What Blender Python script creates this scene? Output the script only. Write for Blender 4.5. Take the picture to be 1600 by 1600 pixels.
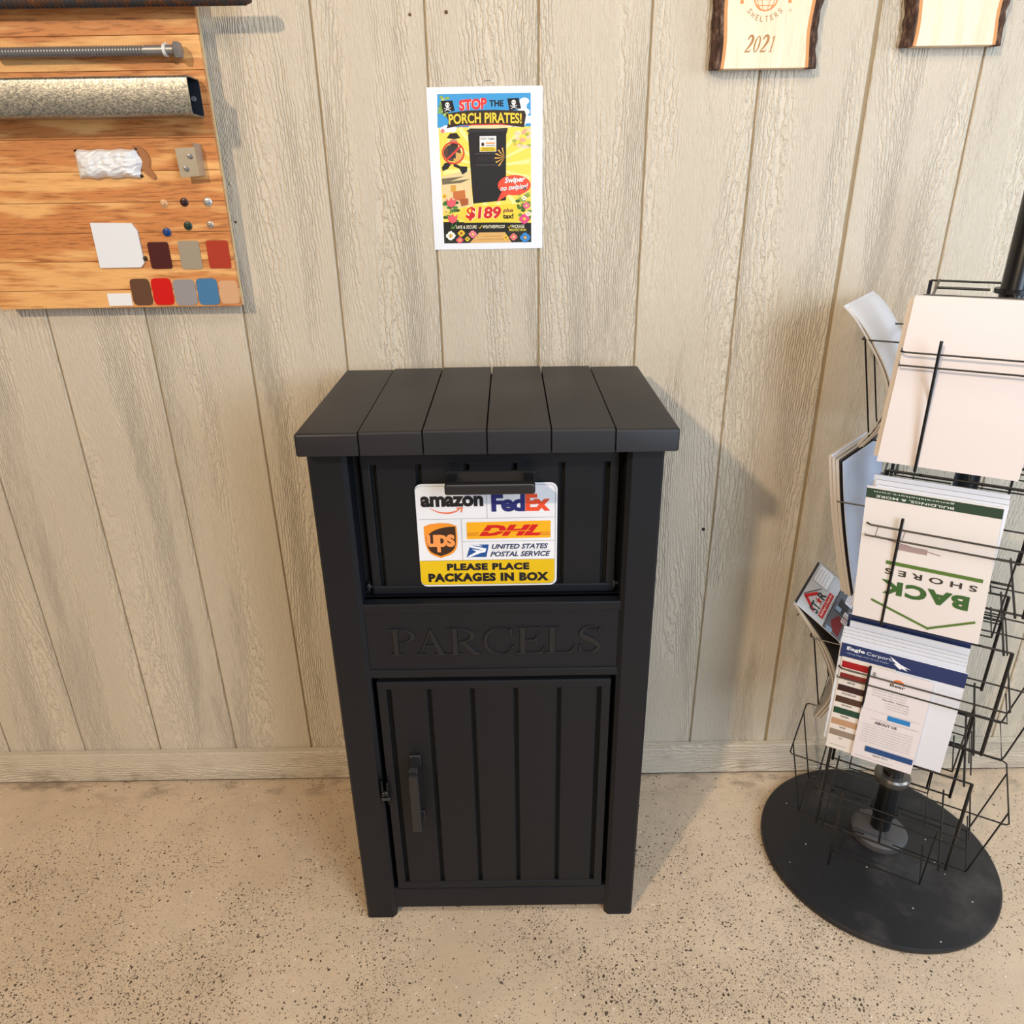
import bpy, bmesh, math, random
from math import sin, cos, pi, radians, sqrt
from mathutils import Vector, Matrix
from mathutils.geometry import tessellate_polygon
random.seed(7)
sc = bpy.context.scene
COL = sc.collection
for o in list(bpy.data.objects): bpy.data.objects.remove(o)

# ------------------------------------------------------------------ camera
cam_d = bpy.data.cameras.new('camera'); cam = bpy.data.objects.new('camera', cam_d); COL.objects.link(cam)
cam_d.sensor_width = 36; cam_d.sensor_height = 36; cam_d.sensor_fit = 'HORIZONTAL'
cam_d.lens = 1146.2 / 1600 * 36
cam_d.clip_start = 0.02
fwd = Vector((-.0013, .9159, -.4013)).normalized()
rgt = Vector((.9999, -.0049, -.0144)).normalized()
upv = rgt.cross(fwd).normalized(); rgt = fwd.cross(upv)
M = Matrix((rgt, upv, -fwd)).transposed().to_4x4(); M.translation = Vector((.0044, -1.5558, 1.4569))
cam.matrix_world = M
sc.camera = cam

# ------------------------------------------------------------------ world, lights, exposure
def lin(c):
    return tuple(((v/255)/12.92 if v/255 <= .04045 else ((v/255+.055)/1.055)**2.4) for v in c)
w = bpy.data.worlds.new('world'); sc.world = w; w.use_nodes = True
bg = w.node_tree.nodes['Background']; bg.inputs[0].default_value = (1.0, .92, .84, 1); bg.inputs[1].default_value = .07
def area(name, loc, target, sx, sy, power, col):
    d = bpy.data.lights.new(name, 'AREA'); d.shape = 'RECTANGLE'; d.size = sx; d.size_y = sy
    d.energy = power; d.color = col
    o = bpy.data.objects.new(name, d); COL.objects.link(o); o.location = loc
    o.rotation_euler = (Vector(target)-Vector(loc)).to_track_quat('-Z', 'Y').to_euler()
    return o
area('ceiling_lamp_light', (-2.9, -4.6, 4.0), (0, 0, 1.0), .22, .22, 190, (1.0, .78, .53))
area('ceiling_panel_light', (.25, -1.15, 2.6), (.25, -1.15, 0), 1.3, .5, 14, (1.0, .86, .70))
area('window_light', (1.65, -2.8, 1.5), (.2, 0, .8), 1.0, 1.2, 34, (.62, .79, 1.0))
area('frontal_fill_light', (2.3, -4.1, 2.1), (.2, -.2, .2), 1.4, 1.8, 14, (.76, .88, 1.0))  # added cool fill from the front, not a known source
area('right_fill_light', (1.15, -2.3, 2.2), (.7, 0, .5), 1.0, .8, 15, (.76, .88, 1.0))  # added fill to brighten the right of the wall, no actual window
area('side_window_light', (2.9, -1.25, 1.75), (.5, -.2, .9), 1.1, 1.1, 30, (.72, .85, 1.0))
sc.view_settings.view_transform = 'Standard'; sc.view_settings.look = 'None'
sc.view_settings.gamma = 1; sc.view_settings.exposure = 0.0
sc.view_settings.use_curve_mapping = False

# ------------------------------------------------------------------ materials
MATS = {}
def mat(name, rgb=(200,200,200), rough=.5, metal=0, spec=.5, coat=0):
    if name in MATS: return MATS[name]
    m = bpy.data.materials.new(name); m.use_nodes = True
    b = m.node_tree.nodes['Principled BSDF']
    b.inputs['Base Color'].default_value = (*lin(rgb), 1); b.inputs['Roughness'].default_value = rough
    b.inputs['Metallic'].default_value = metal; b.inputs['Specular IOR Level'].default_value = spec
    b.inputs['Coat Weight'].default_value = coat
    MATS[name] = m; return m
class NT:
    def __init__(s, m): s.t = m.node_tree; s.N = s.t.nodes; s.L = s.t.links; s.b = s.N['Principled BSDF']
    def n(s, typ, **kw):
        x = s.N.new(typ)
        for k, v in kw.items(): setattr(x, k, v)
        return x
    def link(s, a, b): s.L.new(a, b)
    def val(s, sock, v):
        if isinstance(v, bpy.types.NodeSocket): s.L.new(v, sock)
        else: sock.default_value = v
    def math(s, op, a, b=0.0, c=0.0, clamp=False):
        x = s.n('ShaderNodeMath', operation=op); x.use_clamp = clamp
        s.val(x.inputs[0], a); s.val(x.inputs[1], b)
        if len(x.inputs) > 2: s.val(x.inputs[2], c)
        return x.outputs[0]
    def scale(s, vec, sc_):
        x = s.n('ShaderNodeVectorMath', operation='MULTIPLY'); s.L.new(vec, x.inputs[0]); x.inputs[1].default_value = sc_
        return x.outputs[0]
    def noise(s, vec, scale=1, detail=2, rough=.5):
        x = s.n('ShaderNodeTexNoise'); s.L.new(vec, x.inputs['Vector']); x.inputs['Scale'].default_value = scale
        x.inputs['Detail'].default_value = detail; x.inputs['Roughness'].default_value = rough; return x.outputs['Fac']
    def ramp(s, f, stops):
        x = s.n('ShaderNodeValToRGB'); s.val(x.inputs[0], f); e = x.color_ramp.elements
        while len(e) < len(stops): e.new(.5)
        for i, (p, c) in enumerate(stops):
            e[i].position = p; e[i].color = (*lin(c), 1) if len(c) == 3 else c
        return x.outputs[0]
    def smooth(s, f, a, b):
        x = s.n('ShaderNodeMapRange', interpolation_type='SMOOTHSTEP'); s.val(x.inputs[0], f)
        x.inputs[1].default_value = a; x.inputs[2].default_value = b; return x.outputs[0]
    def mix(s, f, a, b):
        x = s.n('ShaderNodeMix', data_type='RGBA'); s.val(x.inputs[0], f)
        s.val(x.inputs[6], a if isinstance(a, bpy.types.NodeSocket) else (*lin(a), 1))
        s.val(x.inputs[7], b if isinstance(b, bpy.types.NodeSocket) else (*lin(b), 1)); return x.outputs[2]
    def bump(s, h, strength, dist):
        x = s.n('ShaderNodeBump'); s.L.new(h, x.inputs['Height']); x.inputs['Strength'].default_value = strength
        x.inputs['Distance'].default_value = dist; s.L.new(x.outputs[0], s.b.inputs['Normal'])
    def color(s, c): s.L.new(c, s.b.inputs['Base Color'])
    def obj(s): return s.n('ShaderNodeTexCoord').outputs['Object']

def siding_mat(name, horizontal=False):
    m = mat(name, (218,205,184), .42, spec=.5); t = NT(m); v = t.obj()
    rnd = t.n('ShaderNodeObjectInfo').outputs['Random']
    if horizontal:
        sp = t.n('ShaderNodeSeparateXYZ'); t.link(v, sp.inputs[0]); cb = t.n('ShaderNodeCombineXYZ')
        t.link(sp.outputs[2], cb.inputs[0]); t.link(sp.outputs[0], cb.inputs[2]); t.link(sp.outputs[1], cb.inputs[1]); v = cb.outputs[0]
    off = t.n('ShaderNodeVectorMath', operation='ADD'); t.link(v, off.inputs[0])
    cx = t.n('ShaderNodeCombineXYZ'); t.link(t.math('MULTIPLY', rnd, 17.3), cx.inputs[1]); t.link(t.math('MULTIPLY', rnd, 5.1), cx.inputs[2]); t.link(cx.outputs[0], off.inputs[1])
    p = off.outputs[0]
    warp = t.math('SUBTRACT', t.noise(t.scale(p, (7,7,.75)), 1, 1.5, .4), .5)
    jit = t.math('SUBTRACT', t.noise(t.scale(p, (85,85,30)), 1, 4, .65), .5)
    sp2 = t.n('ShaderNodeSeparateXYZ'); t.link(v, sp2.inputs[0])
    x = t.math('ADD', t.math('ADD', sp2.outputs[0], t.math('MULTIPLY', warp, .24)), t.math('MULTIPLY', jit, .016))
    s_ = t.math('SINE', t.math('MULTIPLY', x, 2*pi*150))
    rid = t.math('POWER', t.math('ADD', t.math('MULTIPLY', s_, .5), .5), 1.6)
    mask = t.smooth(t.noise(t.scale(p, (13,13,1.7)), 1, 3), .40, .60)
    fine = t.noise(t.scale(p, (300,300,38)), 1, 4, .7)
    fm = t.math('ADD', t.math('MULTIPLY', t.math('SUBTRACT', 1.0, mask), .9), .55)
    h = t.math('ADD', t.math('MULTIPLY', rid, t.math('ADD', t.math('MULTIPLY', mask, .8), .12)), t.math('MULTIPLY', t.math('MULTIPLY', fine, fm), 1.1))
    t.bump(h, 1.0, .0024)
    tone = t.noise(t.scale(v, (3,3,2)), 1, 3)
    c = t.mix(tone, (213,200,179), (222,210,190))
    # scuffs and dirt low down, near the floor
    spz = t.n('ShaderNodeSeparateXYZ'); t.link(t.obj(), spz.inputs[0])
    low = t.math('SUBTRACT', 1.0, t.smooth(spz.outputs[2], .0, .12))
    d = t.math('MULTIPLY', low, t.smooth(t.noise(t.scale(v, (14,14,14)), 1, 4), .5, .75))
    c = t.mix(t.math('MULTIPLY', d, .45), c, (120,100,80))
    t.color(c); return m
SIDING = siding_mat('painted_siding'); TRIMM = siding_mat('painted_trim', True)

def floor_mat():
    m = mat('concrete_floor', (190,165,138), .55); t = NT(m); v = t.obj()
    sp = t.n('ShaderNodeSeparateXYZ'); t.link(v, sp.inputs[0])
    big = t.noise(t.scale(v, (2.6,2.6,2.6)), 1, 5, .62)
    med = t.noise(t.scale(v, (14,14,14)), 1, 5, .6)
    fin = t.noise(t.scale(v, (420,420,420)), 1, 2, .6)
    c = t.mix(t.smooth(big, .3, .7), (206,182,153), (222,199,171))
    c = t.mix(t.math('MULTIPLY', t.smooth(med, .35, .75), .35), c, (190,173,152))
    c = t.mix(t.math('MULTIPLY', t.smooth(fin, .52, .70), .30), c, (120,103,86))
    c = t.mix(t.math('MULTIPLY', t.smooth(fin, .30, .42), -.0), c, (220,200,176))
    dens = t.noise(t.scale(v, (3.2,3.2,3.2)), 1.3, 3)
    near = t.smooth(t.math('MULTIPLY', sp.outputs[1], -1.0), .02, .45)         # fewer pits in the trowelled strip by the wall
    spots = None
    for scl, lo, rad, amt, sd in ((190, .42, .40, .9, 0), (95, .26, .30, .95, 3.1), (340, .50, .42, .7, 7.7), (40, .10, .17, .9, 1.7)):
        mp = t.n('ShaderNodeVectorMath', operation='ADD'); t.link(v, mp.inputs[0]); mp.inputs[1].default_value = (sd, sd*.7, 0)
        # little wobble for irregular outlines
        wb = t.n('ShaderNodeTexNoise'); t.link(mp.outputs[0], wb.inputs['Vector']); wb.inputs['Scale'].default_value = scl*2.2
        wv = t.n('ShaderNodeVectorMath', operation='MULTIPLY_ADD'); t.link(wb.outputs['Color'], wv.inputs[0]); wv.inputs[1].default_value = (.6/scl,)*3; t.link(mp.outputs[0], wv.inputs[2])
        vo = t.n('ShaderNodeTexVoronoi'); t.link(wv.outputs[0], vo.inputs['Vector']); vo.inputs['Scale'].default_value = scl
        sc3 = t.n('ShaderNodeSeparateColor'); t.link(vo.outputs['Color'], sc3.inputs[0])
        pick = t.math('LESS_THAN', sc3.outputs[0], t.math('MULTIPLY', t.math('MULTIPLY', lo*2.0, t.smooth(dens, .26, .74)), t.math('ADD', t.math('MULTIPLY', near, .82), .18)))
        r_ = t.math('MULTIPLY', t.math('ADD', t.math('MULTIPLY', sc3.outputs[1], .7), .3), rad)
        dot = t.math('MULTIPLY', t.math('LESS_THAN', vo.outputs['Distance'], r_), pick)
        dot = t.math('MULTIPLY', dot, amt)
        spots = dot if spots is None else t.math('MAXIMUM', spots, dot)
    c = t.mix(spots, c, (62,50,42))
    vo = t.n('ShaderNodeTexVoronoi'); t.link(v, vo.inputs['Vector']); vo.inputs['Scale'].default_value = 120
    sc3 = t.n('ShaderNodeSeparateColor'); t.link(vo.outputs['Color'], sc3.inputs[0])
    wh = t.math('MULTIPLY', t.math('LESS_THAN', sc3.outputs[2], .012), t.math('LESS_THAN', vo.outputs['Distance'], .22))
    c = t.mix(wh, c, (238,226,210))
    # grime along the wall foot, grey scuffs
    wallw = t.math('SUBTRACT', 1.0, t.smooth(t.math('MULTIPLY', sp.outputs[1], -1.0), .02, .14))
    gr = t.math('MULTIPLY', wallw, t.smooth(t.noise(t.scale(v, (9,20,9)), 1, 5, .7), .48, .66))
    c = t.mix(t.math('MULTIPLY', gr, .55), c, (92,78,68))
    t.color(c)
    h = t.math('SUBTRACT', t.math('ADD', t.math('MULTIPLY', fin, .25), t.math('MULTIPLY', t.noise(t.scale(v, (38,38,38)), 1, 4), 1.4)), spots)
    t.bump(h, .55, .0012)
    return m
FLOOR = floor_mat()

def plastic(name, rgb=(40,39,41), rough=.5, vert=True):
    m = mat(name, rgb, rough, spec=.38); t = NT(m); v = t.obj()
    s = (300, 300, 9) if vert == 1 else ((300, 9, 300) if vert == 2 else (9, 300, 300))
    g = t.noise(t.scale(v, s), 1, 3, .6); n2 = t.noise(t.scale(v, (900,900,900)), 1, 2)
    t.bump(t.math('ADD', g, t.math('MULTIPLY', n2, .5)), .35, .0004)
    sm = t.noise(t.scale(v, (5,5,5)), 1, 4)
    r = t.math('ADD', t.math('MULTIPLY', sm, .22), rough-.10); t.link(r, t.b.inputs['Roughness'])
    return m
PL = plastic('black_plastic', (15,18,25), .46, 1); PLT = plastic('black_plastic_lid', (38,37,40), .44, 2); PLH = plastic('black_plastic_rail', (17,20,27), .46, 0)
HANDLE = mat('handle_black', (34,34,37), .35)
DARK = mat('dark_interior', (10,10,11), .8)  # near-black, so gaps and recesses read as deep shade

def wood(name, a, b, c_, axis=0, rough=.5, scale=1.0):
    m = mat(name, a, rough); t = NT(m); v = t.obj()
    rnd = t.n('ShaderNodeObjectInfo').outputs['Random']
    off = t.n('ShaderNodeVectorMath', operation='ADD'); t.link(v, off.inputs[0])
    cx = t.n('ShaderNodeCombineXYZ'); t.link(t.math('MULTIPLY', rnd, .3), cx.inputs[2]); t.link(t.math('MULTIPLY', rnd, .3), cx.inputs[0]); t.link(cx.outputs[0], off.inputs[1]); p = off.outputs[0]
    s = (3, 14, 20) if axis == 0 else (30, 30, 4)
    n1 = t.noise(t.scale(p, tuple(k*scale for k in s)), 1, 3, .55)
    s2 = (22, 260, 260) if axis == 0 else (260, 260, 22)
    n2 = t.noise(t.scale(p, s2), 1, 3, .6)
    wv = t.math('PINGPONG', t.math('MULTIPLY', n1, 7.0), 1.0)
    cc = t.mix(t.smooth(wv, .1, .9), a, b)
    cc = t.mix(t.math('MULTIPLY', t.smooth(n2, .48, .68), t.math('ADD', t.math('MULTIPLY', wv, .6), .15)), cc, c_)
    t.color(cc); t.bump(n2, .25, .0005); return m
PLY = wood('varnished_plywood', (236,180,114), (204,132,74), (136,80,44))
PLAQ = wood('pale_basswood', (250,228,198), (246,218,186), (236,204,168), 2)
BARK = mat('bark', (74,50,38), .9); t_ = NT(BARK); v_ = t_.obj()
nb = t_.noise(t_.scale(v_, (160,160,45)), 1, 5, .7)
t_.color(t_.ramp(nb, [(.3, (34,22,17)), (.5, (78,52,40)), (.68, (140,112,92))])); t_.bump(nb, 1, .004)
CAMB = mat('cambium', (214,150,92), .7)
GALV = mat('galvanised_steel', (176,174,166), .38, .85); t_ = NT(GALV); v_ = t_.obj()
nb = t_.noise(t_.scale(v_, (260,520,520)), 1, 3, .7)
t_.color(t_.ramp(nb, [(.35, (104,106,106)), (.52, (160,160,156)), (.68, (214,208,192))]))
STEEL = mat('zinc_steel', (150,150,152), .42, .6)
RUST = mat('rusty_rebar_steel', (88,78,72), .7, .5); t_ = NT(RUST); v_ = t_.obj()
nb = t_.noise(t_.scale(v_, (60,60,60)), 1, 4)
t_.color(t_.ramp(nb, [(.45, (74,72,74)), (.6, (104,72,52)), (.7, (128,84,58))]))
WIRE = mat('black_wire_enamel', (16,15,15), .35)
BASE = mat('black_base_paint', (32,32,35), .42); t_ = NT(BASE); v_ = t_.obj()
nb = t_.noise(t_.scale(v_, (7,7,7)), 1, 6, .65); n3 = t_.noise(t_.scale(v_, (6,90,6)), 1, 3, .6)
dust = t_.math('MULTIPLY', t_.smooth(nb, .5, .75), .5)
cc = t_.mix(dust, (30,30,33), (84,80,78))
vo = t_.n('ShaderNodeTexVoronoi'); t_.link(v_, vo.inputs['Vector']); vo.inputs['Scale'].default_value = 90
s3 = t_.n('ShaderNodeSeparateColor'); t_.link(vo.outputs['Color'], s3.inputs[0])
sp_ = t_.math('MULTIPLY', t_.math('LESS_THAN', s3.outputs[0], .03), t_.math('LESS_THAN', vo.outputs['Distance'], .16))
t_.color(t_.mix(sp_, cc, (190,184,176)))
t_.link(t_.math('ADD', t_.math('MULTIPLY', nb, .3), .28), t_.b.inputs['Roughness'])
def col(rgb, rough=.6, kind='ink'):
    return mat('%s_%02x%02x%02x' % (kind, *rgb), rgb, rough, spec=.4)

# ------------------------------------------------------------------ mesh helpers
class G:
    """collects polygons with materials; becomes one mesh object"""
    def __init__(s): s.v = []; s.f = []; s.mi = []; s.m = []; s.sm = []
    def mat(s, m):
        if m not in s.m: s.m.append(m)
        return s.m.index(m)
    def add(s, vs, fs, m, smooth=False):
        b = len(s.v); s.v += [tuple(v) for v in vs]; i = s.mat(m)
        for f in fs: s.f.append([b+k for k in f]); s.mi.append(i); s.sm.append(smooth)
    def box(s, x0, x1, y0, y1, z0, z1, m, bev=0, seg=2, top=None):
        bm = bmesh.new()
        vs = [bm.verts.new(p) for p in ((x0,y0,z0),(x1,y0,z0),(x1,y1,z0),(x0,y1,z0),(x0,y0,z1),(x1,y0,z1),(x1,y1,z1),(x0,y1,z1))]
        for f in ((0,3,2,1),(4,5,6,7),(0,1,5,4),(1,2,6,5),(2,3,7,6),(3,0,4,7)): bm.faces.new([vs[i] for i in f])
        if top: 
            for v in vs: v.co = top(v.co)
        if bev: bmesh.ops.bevel(bm, geom=list(bm.edges), offset=bev, segments=seg, affect='EDGES', profile=.5)
        s.bm(bm, m, smooth=False)
    def bm(s, bm, m, smooth=False):
        bm.verts.ensure_lookup_table(); bm.verts.index_update()
        s.add([v.co[:] for v in bm.verts], [[v.index for v in f.verts] for f in bm.faces], m, smooth); bm.free()
    def tube(s, pts, r, m, n=8, caps=True, radii=None):
        P = [Vector(p) for p in pts]; V = []; F = []
        prev = None
        for i, p in enumerate(P):
            t = (P[min(i+1, len(P)-1)] - P[max(i-1, 0)]).normalized()
            if prev is None:
                a = Vector((0,0,1)) if abs(t.z) < .9 else Vector((1,0,0)); u = t.cross(a).normalized()
            else: u = (prev - t*prev.dot(t)).normalized()
            prev = u; w_ = t.cross(u); rr = radii[i] if radii else r
            for k in range(n):
                a = 2*pi*k/n; V.append(p + (u*cos(a)+w_*sin(a))*rr)
        for i in range(len(P)-1):
            for k in range(n): F.append((i*n+k, i*n+(k+1) % n, (i+1)*n+(k+1) % n, (i+1)*n+k))
        if caps: F.append(tuple(range(n))[::-1]); F.append(tuple(range((len(P)-1)*n, len(P)*n)))
        s.add(V, F, m, True)
    def lathe(s, prof, c, m, n=48, axis='z', smooth=True):
        V = []; F = []
        for r, h in prof:
            for k in range(n):
                a = 2*pi*k/n
                if axis == 'z': V.append((c[0]+r*cos(a), c[1]+r*sin(a), c[2]+h))
                elif axis == 'y': V.append((c[0]+r*cos(a), c[1]-h, c[2]+r*sin(a)))
                else: V.append((c[0]+h, c[1]+r*cos(a), c[2]+r*sin(a)))
        for i in range(len(prof)-1):
            for k in range(n): F.append((i*n+k, i*n+(k+1) % n, (i+1)*n+(k+1) % n, (i+1)*n+k))
        F.append(tuple(range(n))[::-1]); F.append(tuple(range((len(prof)-1)*n, len(prof)*n)))
        s.add(V, F, m, smooth)
    def prism(s, pts, d0, d1, m, fn=None, holes=()):
        """polygon (u,v) extruded from depth d0 to d1 along -y by default; fn maps (u,v,d)->xyz"""
        fn = fn or (lambda u, v, d: (u, -d, v))
        n = len(pts); V = [fn(u, v, d0) for u, v in pts] + [fn(u, v, d1) for u, v in pts]
        tris = tessellate_polygon([[Vector((u, v, 0)) for u, v in pts]])
        F = [tuple(i+n for i in t) for t in tris] + [tuple(t)[::-1] for t in tris] + [(i, (i+1) % n, (i+1) % n+n, i+n) for i in range(n)]
        s.add(V, F, m)
def link(name, me, parent=None):
    o = bpy.data.objects.new(name, me); COL.objects.link(o)
    if parent: o.parent = parent
    return o
WORLD_ORG = {}
def build(g, name, parent=None, org=None, autosmooth=True, recalc=True):
    """geometry given in the frame of `parent` chain's root coordinates (offset org)"""
    if org is None: org = Vector(parent['_org']) if parent is not None and '_org' in parent else Vector((0,0,0))
    me = bpy.data.meshes.new(name)
    me.from_pydata([tuple(Vector(v)-org) for v in g.v], [], g.f)
    for m in g.m: me.materials.append(m)
    me.polygons.foreach_set('material_index', g.mi); me.polygons.foreach_set('use_smooth', g.sm)
    if recalc:
        bm = bmesh.new(); bm.from_mesh(me); bmesh.ops.recalc_face_normals(bm, faces=bm.faces); bm.to_mesh(me); bm.free()
    me.update()
    o = link(name, me, parent)
    if parent is None: o.location = org
    o['_org'] = tuple(org)
    if any(g.sm) and autosmooth:
        try: me.set_sharp_from_angle(angle=radians(40))
        except Exception: pass
    return o
def tag(o, label=None, cat=None, group=None, kind=None):
    if label: o['label'] = label
    if cat: o['category'] = cat
    if group: o['group'] = group
    if kind: o['kind'] = kind
    return o
def empty(name, org, rot=0):
    o = bpy.data.objects.new(name, None); COL.objects.link(o); o.empty_display_size = .05
    o.location = org; o.rotation_euler = (0, 0, rot); o['_org'] = tuple(org) ; return o
def one(g, name, label, cat, group=None, org=None):
    if org is None:
        xs = [v[0] for v in g.v]; ys = [v[1] for v in g.v]; zs = [v[2] for v in g.v]
        org = Vector(((min(xs)+max(xs))/2, (min(ys)+max(ys))/2, min(zs)))
    return tag(build(g, name, org=org), label, cat, group)

# text -> 2D triangles
_tc = {}
def text_geo(s, bold=0.0, shear=0.0, space=1.0, smallcaps=False):
    k = (s, bold, shear, space)
    if k in _tc: return _tc[k]
    cu = bpy.data.curves.new('t', 'FONT'); cu.body = s; cu.size = 1; cu.offset = bold; cu.shear = shear; cu.space_character = space
    cu.resolution_u = 3; cu.fill_mode = 'FRONT' if hasattr(cu, 'fill_mode') else cu.fill_mode
    ob = bpy.data.objects.new('t', cu); me = bpy.data.meshes.new_from_object(ob)
    vs = [(v.co.x, v.co.y) for v in me.vertices]; fs = [tuple(p.vertices) for p in me.polygons]
    bpy.data.objects.remove(ob); bpy.data.curves.remove(cu); bpy.data.meshes.remove(me)
    if vs:
        x0 = min(v[0] for v in vs); x1 = max(v[0] for v in vs); y0 = min(v[1] for v in vs); y1 = max(v[1] for v in vs)
    else: x0 = x1 = y0 = y1 = 0
    _tc[k] = (vs, fs, x0, x1, y0, y1); return _tc[k]
def islands(n, fs):
    p = list(range(n))
    def f(a):
        while p[a] != a: p[a] = p[p[a]]; a = p[a]
        return a
    for q in fs:
        for b in q[1:]: p[f(b)] = f(q[0])
    ids = {}; return [ids.setdefault(f(i), len(ids)) for i in range(n)]
class Print:
    """flat ink on a surface: fn(u,v,h)->xyz ; h = height above the surface"""
    STEP = 3e-5
    def __init__(s, fn, base=1e-4): s.g = G(); s.fn = fn; s.l = 0; s.base = base
    def h(s, layer): s.l += 1; return s.base + s.STEP*layer + 1.6e-6*s.l
    def poly(s, pts, rgb, layer=0, rough=.6):
        H = s.h(layer); V = [s.fn(u, v, H) for u, v in pts]
        tr = tessellate_polygon([[Vector((u, v, 0)) for u, v in pts]])
        # keep facing consistent: force counter-clockwise in uv
        F = []
        for a, b, c in tr:
            (x1,y1),(x2,y2),(x3,y3) = pts[a], pts[b], pts[c]
            F.append((a,b,c) if (x2-x1)*(y3-y1)-(x3-x1)*(y2-y1) > 0 else (a,c,b))
        s.g.add(V, F, col(rgb, rough))
    def rect(s, u0, v0, u1, v1, rgb, layer=0, nx=1, ny=1, rough=.6):
        for i in range(nx):
            for j in range(ny):
                a = u0+(u1-u0)*i/nx; b = u0+(u1-u0)*(i+1)/nx; c = v0+(v1-v0)*j/ny; d = v0+(v1-v0)*(j+1)/ny
                s.poly([(a,c),(b,c),(b,d),(a,d)], rgb, layer, rough)
    def rrect(s, u0, v0, u1, v1, r, rgb, layer=0, n=5, rough=.6): s.poly(rr_pts(u0, v0, u1, v1, r, n), rgb, layer, rough)
    def ell(s, cu, cv, ru, rv, rgb, layer=0, n=24, rot=0, rough=.6):
        s.poly([(cu+ru*cos(a)*cos(rot)-rv*sin(a)*sin(rot), cv+ru*cos(a)*sin(rot)+rv*sin(a)*cos(rot)) for a in [2*pi*k/n for k in range(n)]], rgb, layer, rough)
    def ring(s, cu, cv, ru, rv, w_, rgb, layer=0, n=32, a0=0, a1=2*pi):
        H = s.h(layer); V = []; F = []
        for k in range(n+1):
            a = a0+(a1-a0)*k/n
            V += [s.fn(cu+(ru-w_)*cos(a), cv+(rv-w_)*sin(a), H), s.fn(cu+ru*cos(a), cv+rv*sin(a), H)]
        for k in range(n): F.append((2*k, 2*k+1, 2*k+3, 2*k+2))
        s.g.add(V, F, col(rgb))
    def line(s, pts, w_, rgb, layer=0, widths=None):
        q = stroke_pts(pts, widths or [w_]*len(pts)); s.poly_strip(q, rgb, layer)
    def poly_strip(s, q, rgb, layer):
        L, R = q; H = s.h(layer); V = []; F = []
        for a, b in zip(L, R): V += [s.fn(a[0], a[1], H), s.fn(b[0], b[1], H)]
        for k in range(len(L)-1): F.append((2*k, 2*k+1, 2*k+3, 2*k+2))
        s.g.add(V, F, col(rgb))
    def text(s, t, u0, u1, v0, v1, rgb, layer=0, bold=0.0, shear=0.0, space=1.0, xf=None, outline=None, ow=.03):
        """fit the inked box of the text into u0..u1, v0..v1"""
        if outline is not None:
            s.text(t, u0, u1, v0, v1, outline, layer, bold+ow, shear, space, xf); layer += 1
        vs, fs, x0, x1, y0, y1 = text_geo(t, bold, shear, space)
        if not vs: return
        V = []; isl = islands(len(vs), fs); hh = [s.h(layer) for _ in range(max(isl)+1)]
        for (x, y), k_ in zip(vs, isl):
            H = hh[k_]; a = u0+(x-x0)/(x1-x0)*(u1-u0); b = v0+(y-y0)/(y1-y0)*(v1-v0)
            if xf: a, b = xf(a, b)
            V.append(s.fn(a, b, H))
        s.g.add(V, fs, col(rgb))
    def build(s, name, parent): return build(s.g, name, parent, recalc=False)
def rr_pts(u0, v0, u1, v1, r, n=5):
    P = []
    for cx, cy, a0 in ((u1-r, v1-r, 0), (u0+r, v1-r, 90), (u0+r, v0+r, 180), (u1-r, v0+r, 270)):
        for k in range(n+1):
            a = radians(a0+90*k/n); P.append((cx+r*cos(a), cy+r*sin(a)))
    return P
def stroke_pts(pts, widths):
    L = []; R = []
    for i, (x, y) in enumerate(pts):
        a = pts[max(i-1, 0)]; b = pts[min(i+1, len(pts)-1)]; dx, dy = b[0]-a[0], b[1]-a[1]; d = sqrt(dx*dx+dy*dy) or 1
        nx, ny = -dy/d*widths[i]/2, dx/d*widths[i]/2; L.append((x+nx, y+ny)); R.append((x-nx, y-ny))
    return L, R
def cr(pts, n=6):
    """Catmull-Rom resample of tuples of any length"""
    P = [pts[0]]+list(pts)+[pts[-1]]; out = []
    for i in range(1, len(P)-2):
        for k in range(n):
            t = k/n; out.append(tuple(.5*((2*b)+(-a+c)*t+(2*a-5*b+4*c-d)*t*t+(-a+3*b-3*c+d)*t**3) for a, b, c, d in zip(P[i-1], P[i], P[i+1], P[i+2])))
    out.append(tuple(pts[-1])); return out

# ================================================================== SETTING
X0, SP = -.3432, .2032
g = G(); g.box(-2.4, 2.4, -4.2, .06, -.08, 0, FLOOR); tag(build(g, 'floor'), kind='structure')
g = G(); g.box(-2.4, 2.4, .0036, .06, 0, 2.7, mat('siding_backing', (158,138,106), .7))  # backing colour darkened to stand in for shading inside the grooves
wall = tag(build(g, 'wall_back'), kind='structure')
for k in range(-10, 14):
    a, b = X0+SP*k, X0+SP*(k+1)
    gl = .0038 if k == 5 else .0018; gr = .0038 if k+1 == 5 else .0018
    a += gl; b -= gr; ch = .0016
    V = [(a+ch,0,.0),(b-ch,0,.0),(b,.0016,.0),(b,.0035,0),(a,.0035,0),(a,.0016,0)]
    V += [(x,y,2.7) for x,y,z in V]; n = 6
    F = [tuple(range(6)), tuple(range(6,12))[::-1]] + [(i,(i+1)%n,(i+1)%n+n,i+n) for i in range(n)]
    g = G(); g.add(V, F, SIDING); build(g, 'siding_panel', wall)
g = G(); g.box(-2.4, 2.4, -.020, -.0005, .0045, .0958, TRIMM, .0015, 1)
tag(build(g, 'baseboard_back'), kind='structure')
g = G(); g.box(-2.4, 2.4, -.016, -.001, 0, .0046, mat('floor_joint_dark', (58,44,34), .9)); tag(build(g, 'trim_1'), kind='structure')  # dark strip filling the gap under the baseboard

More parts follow.
